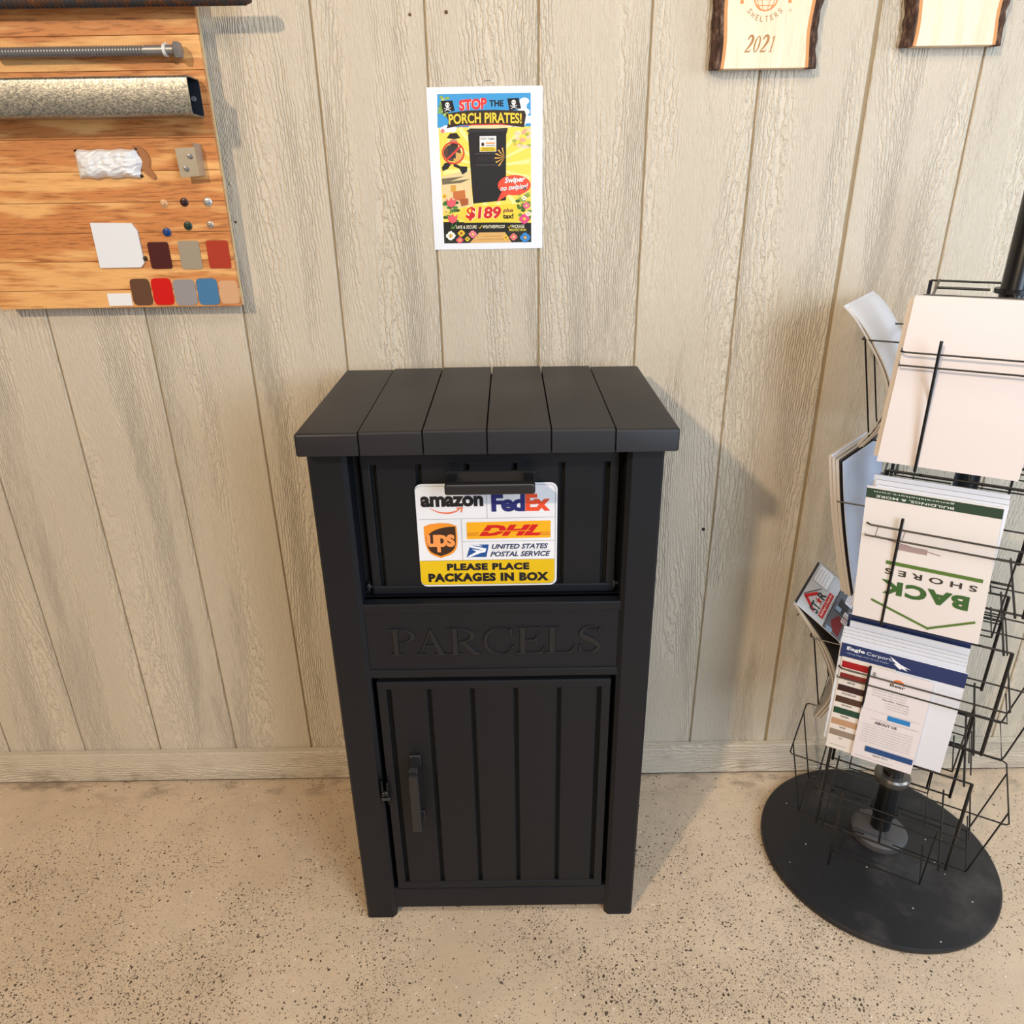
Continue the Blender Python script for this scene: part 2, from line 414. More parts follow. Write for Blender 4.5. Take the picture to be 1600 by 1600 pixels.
# ================================================================== PARCEL BOX
bx = empty('parcel_box', (-.038, -.25, 0))
tag(bx, 'large black plastic parcel drop box with plank lid standing against the wall', 'parcel box')
XL, XR, YF, YB, ZT = -.3275, .2510, -.437, -.062, 1.082
PI_L, PI_R = -.2640, .1915      # inner edges of front posts
# posts: each an angle of its own
def post(x0, x1, y0, y1, inner):   # inner = +1: chamfer towards +x on the front
    c = .0075; r = .004
    if inner > 0: P = [(x0+r,y0),(x1-c,y0),(x1,y0+c),(x1,y1),(x0,y1),(x0,y0+r)]
    elif inner < 0: P = [(x0+c,y0),(x1-r,y0),(x1,y0+r),(x1,y1),(x0,y1),(x0,y0+c)]
    else: P = [(x0+r,y0),(x1-r,y0),(x1,y0+r),(x1,y1),(x0,y1),(x0,y0+r)]
    V = [(x,y,0.0) for x,y in P]+[(x,y,ZT) for x,y in P]; n = len(P)
    gg = G(); gg.add(V, [tuple(range(n))[::-1], tuple(range(n,2*n))]+[(i,(i+1)%n,(i+1)%n+n,i+n) for i in range(n)], PL); return gg
build(post(XL, PI_L, YF, YF+.052, 1), 'post', bx)
build(post(PI_R, XR, YF, YF+.052, -1), 'post', bx)
build(post(XL, PI_L, YB-.05, YB, 0), 'post', bx); build(post(PI_R, XR, YB-.05, YB, 0), 'post', bx)
for sx, x in ((1, XL+.006), (-1, XR-.006)):
    g = G(); g.box(min(x, x+sx*.006), max(x, x+sx*.006), YF+.05, YB-.05, .03, ZT, PL); sp_o = build(g, 'side_panel', bx)
    for j in range(3):
        y0 = YF+.054+j*.0895; g = G(); xx = x-sx*.003
        g.box(min(xx, x), max(xx, x), y0, y0+.083, .05, ZT-.01, PL, .001, 1); build(g, 'side_board', sp_o)
g = G(); g.box(PI_L-.01, PI_R+.01, YB-.012, YB-.004, .03, ZT, PL); build(g, 'back_panel', bx)
g = G(); g.box(PI_L-.01, PI_R+.01, YF+.05, YB-.012, .03, .04, PL); build(g, 'bottom_panel', bx)
# bottom rail with softened bottom corners
g = G(); g.box(PI_L-.004, PI_R+.004, YF+.008, YF+.03, .020, .0775, PLH, .003, 2); build(g, 'bottom_rail', bx)
# inner dark jambs behind openings
g = G(); g.box(PI_L-.002, PI_R+.002, YF+.046, YF+.05, .0775, .64, DARK); build(g, 'inner_panel', bx)
# letter panel: top rail, recessed field, bottom rail
g = G(); yp = -.4310
g.box(PI_L-.004, PI_R+.004, yp+.003, yp+.03, .632, .785, PLH)
g.box(PI_L-.004, PI_R+.004, yp, yp+.03, .7700, .7885, PLH, .002, 2)
g.box(PI_L-.004, PI_R+.004, yp, yp+.03, .6305, .6475, PLH, .002, 2)
g.box(PI_L-.004, PI_R+.004, yp+.02, yp+.05, .7835, .7885, PLH)
lp = build(g, 'letter_panel', bx)
# raised serif lettering
def lerp(a, b, t): return a+(b-a)*t
class Serif:
    def __init__(s, x0, w_, z0, h): s.x0, s.w, s.z0, s.h0 = x0, w_, z0, h; s.P = []
    def m(s, p): return (s.x0+p[0]*s.w, s.z0+p[1]*s.h0)
    def poly(s, pts): s.P.append([s.m(p) for p in pts])
    def rect(s, a, b, c, d): s.poly([(a,b),(c,b),(c,d),(a,d)])
    def cres(s, co, ro, ci, ri, a0, a1, n=16):
        q = []
        for k in range(n+1):
            a = radians(lerp(a0, a1, k/n)); q.append(((co[0]+ro[0]*cos(a), co[1]+ro[1]*sin(a)), (ci[0]+ri[0]*cos(a), ci[1]+ri[1]*sin(a))))
        s.poly([x[0] for x in q]+[x[1] for x in q][::-1])
    def stroke(s, pts, ws):
        L, R = stroke_pts(pts, ws); s.poly(L+R[::-1])
def glyph(ch, x0, x1, z0, h):
    s = Serif(x0, x1-x0, z0, h); t = .055
    if ch in 'PR':
        sc_ = 1.0 if ch == 'P' else .86
        s.rect(.17*sc_, .03, .36*sc_, .98); s.rect(.02, 0, .52*sc_, t); s.rect(.0, 1-t, .38*sc_, 1)
        top = 1.0; mid = .44
        s.cres((.36*sc_, .72), (.62*sc_, .28), (.36*sc_, .72), (.42*sc_, .28-t), -90, 90)
        if ch == 'R':
            s.stroke([(.44, .50), (.62, .26), (.80, .06), (.97, .03)], [.17, .17, .15, .05]); s.rect(.78, 0, 1.0, t)
    elif ch == 'A':
        s.poly([(.12,0),(.18,0),(.54,.92),(.50,1.0),(.48,1.0)]); s.poly([(.50,1.02),(.44,.90),(.70,.02),(.92,.02)])
        s.rect(.27, .32, .72, .38); s.rect(.0, 0, .33, t); s.rect(.60, 0, 1.0, t)
    elif ch == 'C':
        s.cres((.50,.5), (.50,.52), (.58,.5), (.44,.47), 42, 318, 26); s.poly([(.86,.98),(.92,.98),(.94,.62),(.89,.62),(.80,.84)])
        s.poly([(.84,.13),(.97,.30),(.93,.34),(.80,.20)])
    elif ch in 'EL':
        s.rect(.16, .03, .36, .98); s.rect(0, 0, .5, t); s.rect(0, 1-t, .5 if ch == 'L' else .38, 1)
        s.rect(.36, 0, .82, t); s.poly([(.70,0),(.90,0),(1.0,.30),(.95,.30),(.86,.10),(.70,t)])
        if ch == 'E':
            s.rect(.36, 1-t, .80, 1); s.poly([(.72,1),(.86,1),(.90,.74),(.85,.74),(.80,.90),(.72,1-t)])
            s.rect(.36, .49, .66, .55); s.poly([(.62,.50),(.70,.36),(.74,.36),(.74,.68),(.70,.68),(.62,.54)])
    elif ch == 'S':
        pts = cr([(.86,.80),(.70,.95),(.44,.975),(.20,.86),(.18,.68),(.44,.54),(.74,.40),(.86,.22),(.66,.05),(.36,.03),(.14,.18)], 5)
        ws = [.05+.17*sin(pi*min(1, max(0, (k/len(pts)-.08)/.84)))**1.5 for k in range(len(pts))]; s.stroke(pts, ws)
        s.poly([(.84,.98),(.89,.98),(.90,.68),(.85,.68),(.80,.84)]); s.poly([(.08,.02),(.13,.02),(.20,.14),(.14,.34),(.08,.34)])
    return s.P
g = G()
def emboss(g, pts, y0, y1, inset, m):
    cx = sum(p[0] for p in pts)/len(pts); cz = sum(p[1] for p in pts)/len(pts)
    area2 = sum(pts[i][0]*pts[(i+1)%len(pts)][1]-pts[(i+1)%len(pts)][0]*pts[i][1] for i in range(len(pts)))
    if area2 < 0: pts = pts[::-1]
    n = len(pts); top = []
    for i in range(n):
        a, b, c = Vector(pts[i-1]), Vector(pts[i]), Vector(pts[(i+1)%n])
        e1 = (b-a).normalized(); e2 = (c-b).normalized(); nn = Vector((-e1.y, e1.x))+Vector((-e2.y, e2.x))
        if nn.length < .3: nn = Vector((-e2.y, e2.x))
        nn.normalize(); top.append(b+nn*inset)
    tr = tessellate_polygon([[Vector((u, v, 0)) for u, v in pts]])
    V = [(u, y0, v) for u, v in pts]+[(p.x, y1, p.y) for p in top]
    F = [tuple(i+n for i in t) for t in tr]+[(i, (i+1)%n, (i+1)%n+n, i+n) for i in range(n)]
    g.add(V, F, m)
LETM = mat('raised_letter_plastic', (24,26,31), .36)
ux = lambda px: -.2262+(px-285)/965*.3885
for ch, a, b in (('P',287,415),('A',405,552),('R',552,706),('C',714,858),('E',858,994),('L',990,1128),('S',1138,1252)):
    for j, P in enumerate(glyph(ch, ux(a), ux(b), .6800, .0565)): emboss(g, P, yp+.0032, yp+.0002-j*.00003, .0010, LETM)
tag(build(g, 'raised_lettering', lp), 'PARCELS in raised serif capitals')
# ---- flap (drop door): frame, boards, handle
fl = empty('flap', (0,0,0)); fl.parent = bx; fl.location = Vector((-.035,-.40,.80))-Vector(bx['_org']); fl['_org'] = (-.035,-.40,.80)
FL, FR, FB, FT, FY = -.2505, .1845, .7925, 1.075, -.4000
g = G(); g.box(FL+.002, FR-.002, FY+.0095, FY+.014, FB+.002, FT-.002, DARK)
build(g, 'flap_backing', fl)
g = G(); fw = .0165
g.box(FL, FR, FY-.002, FY+.010, FB, FB+fw, PLH, .002, 2)
g.box(FL+.0002, FL+fw, FY-.0017, FY+.0098, FB+.001, FT-.001, PL, .002, 2); g.box(FR-fw, FR-.0002, FY-.0017, FY+.0098, FB+.001, FT-.001, PL, .002, 2)
g.box(FL, FR, FY-.002, FY+.010, FT-.035, FT, PLH, .002, 2)
build(g, 'flap_frame', fl)
il, ir = FL+fw, FR-fw; bw = (ir-il)/5
for i in range(5):
    a = il+bw*i+(.009 if i == 0 else .0045); b = il+bw*(i+1)-(.009 if i == 4 else .0045)
    g = G(); g.box(a, b, FY, FY+.0092, FB+fw-.002, 1.042, PL, .0012, 1); build(g, 'flap_board', fl)
g = G()
g.box(-.1055, .0410, -.462, -.444, 1.0075, 1.0260, HANDLE, .004, 3)
for a in (-.1055, .0230): g.box(a, a+.018, -.452, FY+.001, 1.010, 1.0235, HANDLE, .002, 2)
g.box(-.108, .0435, FY-.004, FY+.001, 1.006, 1.028, HANDLE, .0015, 1)
tag(build(g, 'handle', fl), 'black bar handle above the sign')
for a in (PI_L+.006, PI_R-.010):
    g = G(); g.box(a, a+.004, FY-.004, FY+.012, .80, .815, mat('hinge_pin', (70,70,74), .3, .6), .001, 1); g.lathe([(.003,0),(.003,.012)], (a-.003, FY+.002, .807), mat('hinge_pin'), 10, 'x'); build(g, 'hinge', fl)
# jambs beside the flap
g = G()
for a, b in ((PI_L-.006, FL-.0045), (FR+.003, PI_R+.006)): g.box(a, b, FY+.012, FY+.03, .785, 1.08, DARK)
g.box(PI_L-.005, PI_R+.005, FY+.03, FY+.034, .785, 1.08, DARK)
build(g, 'opening_jamb', bx)
g = G(); g.box(PI_L, PI_R, yp+.03, FY+.03, .7800, .7860, PLH); build(g, 'opening_sill', bx)
# ---- door
dr = empty('door', (0,0,0)); dr.parent = bx; dr['_org'] = (-.036,-.43,.08); dr.location = Vector(dr['_org'])-Vector(bx['_org'])
DL, DR_, DB, DT, DY = -.2552, .1825, .0815, .6215, -.4300
g = G(); g.box(DL+.002, DR_-.002, DY+.0095, DY+.014, DB+.002, DT-.002, DARK); build(g, 'door_backing', dr)
g = G(); fw = .0175
g.box(DL, DR_, DY-.0013, DY+.010, DT-fw, DT, PLH, .0022, 2); g.box(DL, DR_, DY-.0013, DY+.010, DB, DB+fw, PLH, .0022, 2)
g.box(DL+.0002, DL+fw, DY-.0010, DY+.0098, DB+.001, DT-.001, PL, .0022, 2); g.box(DR_-fw, DR_-.0002, DY-.0010, DY+.0098, DB+.001, DT-.001, PL, .0022, 2)
build(g, 'door_frame', dr)
il, ir = DL+fw, DR_-fw; bw = (ir-il+.004)/5
for i in range(5):
    a = il-.002+bw*i+(.0100 if i == 0 else .0041); b = il-.002+bw*(i+1)-(.0100 if i == 4 else .0041)
    g = G(); g.box(a, b, DY+.0005, DY+.0092, DB+fw-.002, DT-fw+.002, PL, .0012, 1); build(g, 'door_board', dr)
g = G(); hz0, hz1 = .285, .452
g.box(-.2050, -.1860, -.470, -.456, hz0, hz1-.022, HANDLE, .003, 2)
g.box(-.2045, -.1865, -.463, DY+.001, hz1-.026, hz1-.010, HANDLE, .003, 2); g.box(-.2045, -.1865, -.463, DY+.001, hz0, hz0+.016, HANDLE, .003, 2)
g.box(-.2065, -.1840, DY-.004, DY+.001, hz1-.030, hz1-.004, HANDLE, .0015, 1); g.box(-.2065, -.1840, DY-.004, DY+.001, hz0-.002, hz0+.02, HANDLE, .0015, 1)
tag(build(g, 'handle', dr), 'vertical black bar handle')
LOCK = mat('latch_black', (14,14,15), .25)
g = G()
g.box(-.2650, -.2615, YF-.006, YF+.004, .336, .392, LOCK, .001, 1); g.box(-.2550, -.2515, YF-.005, YF+.006, .330, .386, LOCK, .001, 1)
g.lathe([(.0045,-.001),(.006,.001),(.006,.010),(.0045,.012)], (-.2645, YF-.004, .361), LOCK, 12, 'x'); g.lathe([(.0035,0),(.0035,.016)], (-.266, YF-.004, .346), mat('hinge_pin'), 10, 'x')
tag(build(g, 'latch', bx), 'glossy black padlock latch')
# ---- lid
ld = empty('lid', (0,0,0)); ld.parent = bx; ld['_org'] = (-.035,-.26,1.08); ld.location = Vector(ld['_org'])-Vector(bx['_org'])
LX0, LX1, LYF, LYB = -.3345, .2660, -.4680, -.0580
lw = (LX1-LX0)/6
for i in range(6):
    a = LX0+lw*i+(.0 if i == 0 else .0014); b = LX0+lw*(i+1)-(.0 if i == 5 else .0014)
    crown = .0030*(1-((i-2.5)/2.5)**2)
    bm = bmesh.new(); z0, z1 = 1.0800, 1.1165+crown
    P = [(a,LYF,z0),(b,LYF,z0),(b,LYB,z0),(a,LYB,z0),(a,LYF+.001,z1),(b,LYF+.001,z1),(b,LYB,z1+.007),(a,LYB,z1+.007)]
    vs = [bm.verts.new(p) for p in P]
    for f in ((0,3,2,1),(4,5,6,7),(0,1,5,4),(1,2,6,5),(2,3,7,6),(3,0,4,7)): bm.faces.new([vs[k] for k in f])
    bm.edges.ensure_lookup_table()
    big = [e for e in bm.edges if (abs(e.verts[0].co.y-LYF) < .002 and abs(e.verts[1].co.y-LYF) < .002 and min(e.verts[0].co.z, e.verts[1].co.z) > 1.1) or
           (i == 0 and abs(e.verts[0].co.x-a) < 1e-6 and abs(e.verts[1].co.x-a) < 1e-6) or (i == 5 and abs(e.verts[0].co.x-b) < 1e-6 and abs(e.verts[1].co.x-b) < 1e-6)]
    bmesh.ops.bevel(bm, geom=big, offset=.0048, segments=3, affect='EDGES', profile=.5)
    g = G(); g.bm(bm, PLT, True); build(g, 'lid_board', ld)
g = G(); g.box(LX0+.004, LX1-.004, LYF+.004, LYB-.003, 1.083, 1.112, DARK); build(g, 'lid_core', ld)
# ---- courier sign
SY = -.4033
sg = None
Su = lambda x, y: ((x-(93+(y-350)*.066))/((1498-(y-350)*.018)-(93+(y-350)*.066)))
SW, SH, SXL, SZB = .2425, .1970, -.1620, .8085
def sp(x, y): return (SXL+Su(x, y)*SW, SZB+(1325-y)/976*SH)
g = G(); SIGNW = mat('sign_white', (238,240,246), .22, spec=.5, coat=.3)
g.prism(rr_pts(SXL, SZB, SXL+SW, SZB+SH, .0125, 6), -SY-.0015, -SY, SIGNW)
sg = tag(build(g, 'sign', bx), 'white and yellow courier sign reading PLEASE PLACE PACKAGES IN BOX')
Print.STEP = 4e-5
pr = Print(lambda u, v, h: (u, SY-h, v))
def S(pts): return [sp(*p) for p in pts]
BLK = (28,24,26)
def stext(t, x0, x1, ytop, ybot, rgb, layer=1, **k):
    ym = (ytop+ybot)/2; a = sp(x0, ym); b = sp(x1, ym); pr.text(t, a[0], b[0], sp(0, ybot)[1], sp(0, ytop)[1], rgb, layer, **k)
# yellow band
yb_ = rr_pts(*sp(152, 1308), *(sp(1462, 1068)), .0095, 5)
u0, v0 = sp(158, 1308); u1, v1 = sp(1462, 1068)
YEL = (245,205,20)
r_ = .0105
P = [(u0, v1), (u1, v1)]+[p for p in rr_pts(u0, v0, u1, v1, r_, 6)[14:]]
P = [(u1, v1), (u0, v1)]+rr_pts(u0, v0, u1, v1, r_, 6)[14:]
pr.poly(P, YEL, 1)
# fine diagonal hatch on the yellow
k = u0-(v1-v0)+.004
while k < u1-.002:
    a0, b0 = max(k, u0+.001), min(k+(v1-v0), u1-.001)
    if b0 > a0: pr.line([(a0, v0+(a0-k)), (b0, v0+(b0-k))], .0004, (198,160,10), 2)
    k += .0021
stext('PLEASE PLACE', 410, 1215, 1098, 1168, BLK, 3, bold=.065, space=1.14)
stext('PACKAGES IN BOX', 228, 1405, 1194, 1280, BLK, 3, bold=.065, space=1.12)
# outline and cell rules
ou0, ov0 = sp(158, 1308); ou1, ov1 = sp(1478, 368)
ol = rr_pts(ou0, ov0, ou1, ov1, .0095, 6); pr.line(ol+[ol[0]], .0005, (90,90,96), 3)
for a, b in (((135,672),(1476,665)), ((803,365),(806,670)), ((552,674),(566,1066)), ((560,886),(1470,886)), ((160,1068),(1464,1064))):
    pr.line(S([a, b]), .00045, (96,96,100), 3)
stext('amazon', 155, 770, 458, 558, BLK, 3, bold=.048)
sm = cr([(243,568,5), (330,605,14), (425,615,19), (500,600,15), (548,570,9)], 6)
L = S([p[:2] for p in sm]); pr.line(L, 0, (236,120,80), 3, widths=[p[2]*.00017 for p in sm])
pr.poly(S([(505,566),(572,560),(560,612),(545,606),(556,575),(510,578)]), (236,120,80), 4)
NAVY = (34,38,110); ORG = (238,80,40)
stext('Fed', 848, 1178, 450, 610, NAVY, 3, bold=.045, space=.88)
stext('Ex', 1182, 1425, 450, 606, ORG, 3, bold=.045, space=.88)
# parcel shield
sh = [(184,738),(250,715),(345,706),(440,712),(505,736)]
right = cr([(505,736),(514,860),(504,950),(455,1005),(352,1042)], 5); left = cr([(352,1042),(255,1000),(210,930),(194,850),(184,738)], 5)
pr.poly(S(sh+right[1:]+left[1:-1]), (244,150,40), 3)
up = cr([(206,842),(260,790),(340,758),(420,744),(494,742)], 4); r2 = cr([(494,742),(498,860),(488,940),(440,990),(352,1024)], 5); l2 = cr([(352,1024),(262,985),(222,925),(210,860),(206,842)], 5)
pr.poly(S(up+r2[1:]+l2[1:-1]), (62,38,26), 4)
stext('ups', 216, 490, 815, 985, (246,156,84), 5, bold=.035, space=.9)
# yellow courier bar
pr.poly(S([(604,704),(1427,697),(1425,858),(608,862)]), (250,178,20), 3)
RED = (214,24,22)
stext('DHL', 722, 1335, 732, 836, RED, 5, bold=.06, shear=.38, space=1.02)
pr.poly(S([(760,788),(1230,786),(1228,792),(758,794)]), (250,178,20), 6)
for y in (803, 815, 828):
    pr.poly(S([(610,y),(728-(y-803)*.6,y),(724-(y-803)*.6,y+5),(610,y+5)]), (200,90,30), 4); pr.poly(S([(1325-(y-803)*.5,y),(1425,y),(1425,y+5),(1320-(y-803)*.5,y+5)]), (200,90,30), 4)
# postal eagle block
BL = (28,80,150)
pr.poly(S([(640,918),(820,916),(797,1038),(604,1036)]), BL, 3)
pr.poly(S([(628,918),(720,918),(800,948),(790,976),(755,970),(620,938)]), (240,243,250), 4)
pr.poly(S([(612,1030),(700,985),(655,962),(760,972),(795,962),(786,990),(735,1000),(640,1036)]), (240,243,250), 4)
pr.poly(S([(640,922),(818,940),(812,958),(700,936)]), BL, 5)
pr.poly(S([(680,965),(740,972),(765,980),(700,992)]), (240,243,250), 5)
stext('UNITED STATES', 850, 1400, 914, 962, (44,56,92), 3, bold=.028, shear=.28)
stext('POSTAL SERVICE', 834, 1422, 986, 1036, (44,56,92), 3, bold=.028, shear=.28)
pr.line(S([(850,974),(1425,972)]), .0003, (170,150,150), 3)
pr.build('sign_print', sg)

# ================================================================== POSTER
PX0, PX1, PZ0, PZ1, PY = -.1440, .0710, 1.3505, 1.6335, -.0012
g = G(); g.prism([(PX0,PZ0),(PX1,PZ0),(PX1,PZ1),(PX0,PZ1)], .0004, -PY, mat('poster_paper', (240,244,252), .45))
po = one(g, 'poster', 'white paper advertising poster for a parcel box taped on the wall', 'poster', org=Vector((-.036,0,PZ0)))
def pp(x, y):
    L = 185+(y-145)/1340*57; R = 1027; return (PX0+.0195+(x-L)/(R-L)*.1735, PZ0+.0118+(1485-y)/1340*.2600)
def Q(pts): return [pp(*p) for p in pts]
Print.STEP = 3.5e-5
pr = Print(lambda u, v, h: (u, PY-h, v))
def R4(x0, y0, x1, y1, rgb, l): pr.poly(Q([(x0,y1),(x1,y1),(x1,y0),(x0,y0)]), rgb, l)
def E_(x, y, rx, ry, rgb, l, n=20, rot=0): pr.poly(Q([(x+rx*cos(a)*cos(rot)+ry*sin(a)*sin(rot), y-(ry*sin(a)*cos(rot)-rx*cos(a)*sin(rot))) for a in [2*pi*k/n for k in range(n)]]), rgb, l)
def ptext(t, x0, x1, yt, yb, rgb, l, arc=0, tilt=0, **k):
    (a, v0), (b, v1) = pp(x0, yb), pp(x1, yt); m = (a+b)/2; hw = (b-a)/2
    pr.text(t, a, b, v0, v1, rgb, l, xf=lambda u, v: (u, v-arc*((u-m)/hw)**2*.0019+tilt*(u-m)), **k)
# printed background: sky, foliage, sunburst, path (everything clipped inside the printed area by construction)
R4(185+2, 145, 1027, 430, (66,160,222), 0)
pr.poly(Q([(196,430),(1027,430),(1027,1300),(236,1300)]), (250,226,96), 0)
pr.poly(Q([(236,1300),(1027,1300),(1027,1485),(243,1485)]), (40,44,34), 0)
rnd = random.Random(3)
for i in range(7): E_(800+i*34, 400+rnd.uniform(-30,20), 46, 34, (238,246,252), 1)
for i in range(5): E_(960+rnd.uniform(-20,15), 215+i*30, 44, 30, (236,245,252), 1)
for i in range(5): E_(240+i*22, 440+rnd.uniform(-18,14), 34, 28, (238,244,248), 1)
for i in range(26): E_(222+rnd.uniform(-16,60), 165+rnd.uniform(0,170), 18, 12, rnd.choice([(150,180,80),(196,206,120),(110,150,70)]), 1, 8)
for i in range(18):
    a = radians(i*20+6); pr.poly(Q([(636,780),(636+max(-400, min(380, 430*cos(a-.05))),780-430*sin(a-.05)),(636+max(-400, min(380, 430*cos(a+.05))),780-430*sin(a+.05))]), (255,244,160), 1)
# garden / path
pr.poly(Q([(222,860),(480,800),(500,1130),(236,1180)]), (240,214,160), 1)
pr.poly(Q([(222,880),(430,860),(300,905),(480,885),(400,920),(228,935)]), (120,110,88), 2)
for i in range(22): E_(940+rnd.uniform(-70,75), 520+rnd.uniform(-60,90), 20, 15, rnd.choice([(238,176,150),(220,196,90),(250,214,190),(170,186,84)]), 2, 8)
for i in range(30): E_(960+rnd.uniform(-60,58), 1120+rnd.uniform(-90,150), 22, 16, rnd.choice([(84,120,52),(120,150,60),(70,96,44),(160,176,80)]), 2, 8)
for i in range(26): E_(290+rnd.uniform(-40,80), 1160+rnd.uniform(-80,170), 24, 15, rnd.choice([(70,110,56),(96,140,66),(56,86,44)]), 2, 8)
pr.poly(Q([(560,1385),(790,1385),(850,1485),(470,1485)]), (226,178,110), 2)
for a in ((600,1420,760,1424),(540,1450,820,1454)): R4(*a, (170,120,70), 3)
pr.poly(Q([(236,1280),(1027,1300),(1027,1380),(242,1380)]), (30,28,24), 2)
# black parcel box picture
pr.poly(Q([(474,440),(820,446),(805,500),(800,1085),(505,1112),(462,500)]), (34,32,34), 4)
pr.poly(Q([(452,452),(818,440),(815,470),(456,474)]), (52,50,50), 5)
pr.poly(Q([(478,405),(790,415),(818,440),(455,450)]), (230,220,170), 3)
for a in ((520,655,768,668),(530,755,770,768)): R4(*a, (60,58,60), 5)
ptext('PARCELS', 548, 745, 690, 730, (56,54,56), 5)
R4(566,508,715,645,(244,244,240),5); R4(570,603,711,641,(240,208,50),6)
ptext('amazon', 572, 634, 522, 538, (30,30,34), 6); ptext('FedEx', 645, 702, 522, 542, (60,50,120), 6, bold=.03)
E_(594,580,15,17,(84,50,30),6,10); R4(622,564,704,576,(236,150,50),6); R4(622,586,704,596,(150,160,180),6)
ptext('PLEASE PLACE', 592, 690, 610, 620, (30,26,20), 7, bold=.02); ptext('PACKAGES IN BOX', 580, 704, 625, 636, (30,26,20), 7, bold=.02)
# headline
ptext('STOP', 385, 632, 188, 282, (232,56,62), 6, bold=.05, tilt=.06, outline=(250,236,226), ow=.035)
ptext('THE', 656, 782, 202, 256, (30,28,30), 6, bold=.03)
pr.poly(Q([(262,310),(440,288),(700,284),(972,296),(984,330),(966,436),(700,404),(420,408),(270,436),(290,380)]), (58,42,30), 5)
pr.poly(Q([(340,430),(500,404),(760,402),(900,428),(760,412),(500,414)]), (214,60,50), 6)
ptext('PORCH PIRATES!', 290, 945, 306, 396, (246,214,70), 8, bold=.03, arc=1.0, outline=(30,22,16), ow=.03)
for cx, cy, s in ((282,250,1),(878,238,1)):
    pr.poly(Q([(cx-62,cy-48),(cx+40,cy-50),(cx+62,cy+36),(cx-42,cy+56)]), (26,24,28), 6)
    E_(cx-4,cy-14,20,22,(240,240,240),7,14); R4(cx-14,cy+2,cx+6,cy+16,(240,240,240),7); E_(cx-12,cy-14,5,6,(26,24,28),8,8); E_(cx+5,cy-14,5,6,(26,24,28),8,8)
    pr.line(Q([(cx-34,cy+14),(cx+28,cy+38)]), .0011, (240,240,240), 7); pr.line(Q([(cx+26,cy+10),(cx-30,cy+40)]), .0011, (240,240,240), 7)
# running thief figure behind a prohibition ring
pr.poly(Q([(270,520),(300,480),(360,478),(392,520),(340,530)]), (46,36,34), 4); E_(330,560,38,32,(196,140,110),4); E_(340,580,34,20,(60,38,30),5)
E_(320,650,78,74,(92,66,52),4); pr.poly(Q([(330,640),(410,660),(400,720),(330,730)]), (224,176,96), 5); R4(280,590,350,700,(60,56,60),5)
pr.poly(Q([(250,740),(320,730),(280,790),(232,812),(224,780)]), (40,38,42), 4); pr.poly(Q([(330,738),(390,770),(455,775),(450,820),(410,845),(380,790),(330,770)]), (40,38,42), 4)
u, v = pp(328, 652); pr.ring(u, v, .0215, .0195, .0030, (226,70,60), 7)
pr.line(Q([(262,716),(398,592)]), .0034, (226,70,60), 7)
# speech balloon
E_(876,948,148,92,(240,84,60),7,32); pr.poly(Q([(760,1010),(830,1030),(716,1104)]), (240,84,60), 7)
ptext('Swiper', 790, 975, 872, 938, (255,255,255), 9, bold=.03, shear=.2, tilt=.06, outline=(70,30,40), ow=.03)
ptext('no swiping!', 752, 1000, 940, 1004, (255,255,255), 9, bold=.02, shear=.2, tilt=.08, outline=(70,30,40), ow=.03)
for a in range(6):
    t0 = radians(100+a*26); pr.poly(Q([(790,700),(790+90*cos(t0),700-90*sin(t0)),(790+90*cos(t0+.13),700-90*sin(t0+.13))]), (255,190,90), 5)
# parcels lying on the path
pr.poly(Q([(325,1000),(430,985),(438,1060),(370,1082),(325,1060)]), (206,120,66), 4); pr.poly(Q([(380,1070),(460,1062),(462,1120),(400,1136)]), (178,96,54), 4); R4(305,940,350,1000,(224,164,70),3)
# price
pr.poly(Q([(360,1240),(420,1150),(520,1135),(900,1120),(900,1170),(935,1190),(905,1230),(925,1270),(860,1292),(420,1290),(440,1260)]), (250,216,70), 6)
ptext('$189', 440, 757, 1142, 1270, (214,40,46), 8, bold=.04, shear=.12, outline=(255,246,214), ow=.03)
ptext('plus', 774, 866, 1158, 1208, (120,50,60), 8, shear=.2, bold=.035); ptext('tax!', 772, 868, 1210, 1258, (30,28,26), 8, bold=.045)
for x, t, x1 in ((350,'SAFE & SECURE',536),(590,'WEATHERPROOF',790),(852,'PACKAGE',965)):
    ptext(t, x, x1, 1316, 1347, (250,244,214), 5, bold=.015, space=1.1); pr.line(Q([(x-36,1334),(x-26,1346),(x-6,1318)]), .0012, (246,214,70), 5)
ptext('PROTECTION', 828, 980, 1354, 1378, (246,226,90), 5, bold=.02)
def flower(x, y, r, c, cc, n=9, l=7):
    for k in range(n):
        a = 2*pi*k/n; E_(x+r*.62*cos(a), y+r*.62*sin(a), r*.40, r*.24, c, l, 8, rot=-a)
    E_(x, y, r*.30, r*.30, cc, l+1, 10)
for x, y, r, c, cc in ((302,1412,46,(248,246,238),(230,180,50)),(398,1390,34,(240,196,60),(160,90,30)),(500,1400,38,(240,130,150),(250,220,120)),(383,1455,34,(236,100,120),(250,220,90)),(452,1446,24,(244,206,70),(150,90,30)),
      (798,1437,26,(244,206,70),(150,90,30)),(868,1432,36,(240,120,130),(250,220,120)),(972,1440,50,(60,140,214),(236,180,90)),(984,1138,34,(238,110,150),(250,220,120)),(966,1262,50,(236,80,140),(250,200,90)),
      (965,1068,24,(246,246,240),(230,190,60)),(1000,1215,26,(246,236,236),(230,190,60)),(248,1040,20,(244,200,50),(150,80,30)),(234,458,18,(228,90,110),(250,220,120)),(262,1185,26,(244,226,130),(200,160,60))): flower(x, y, r, c, cc)
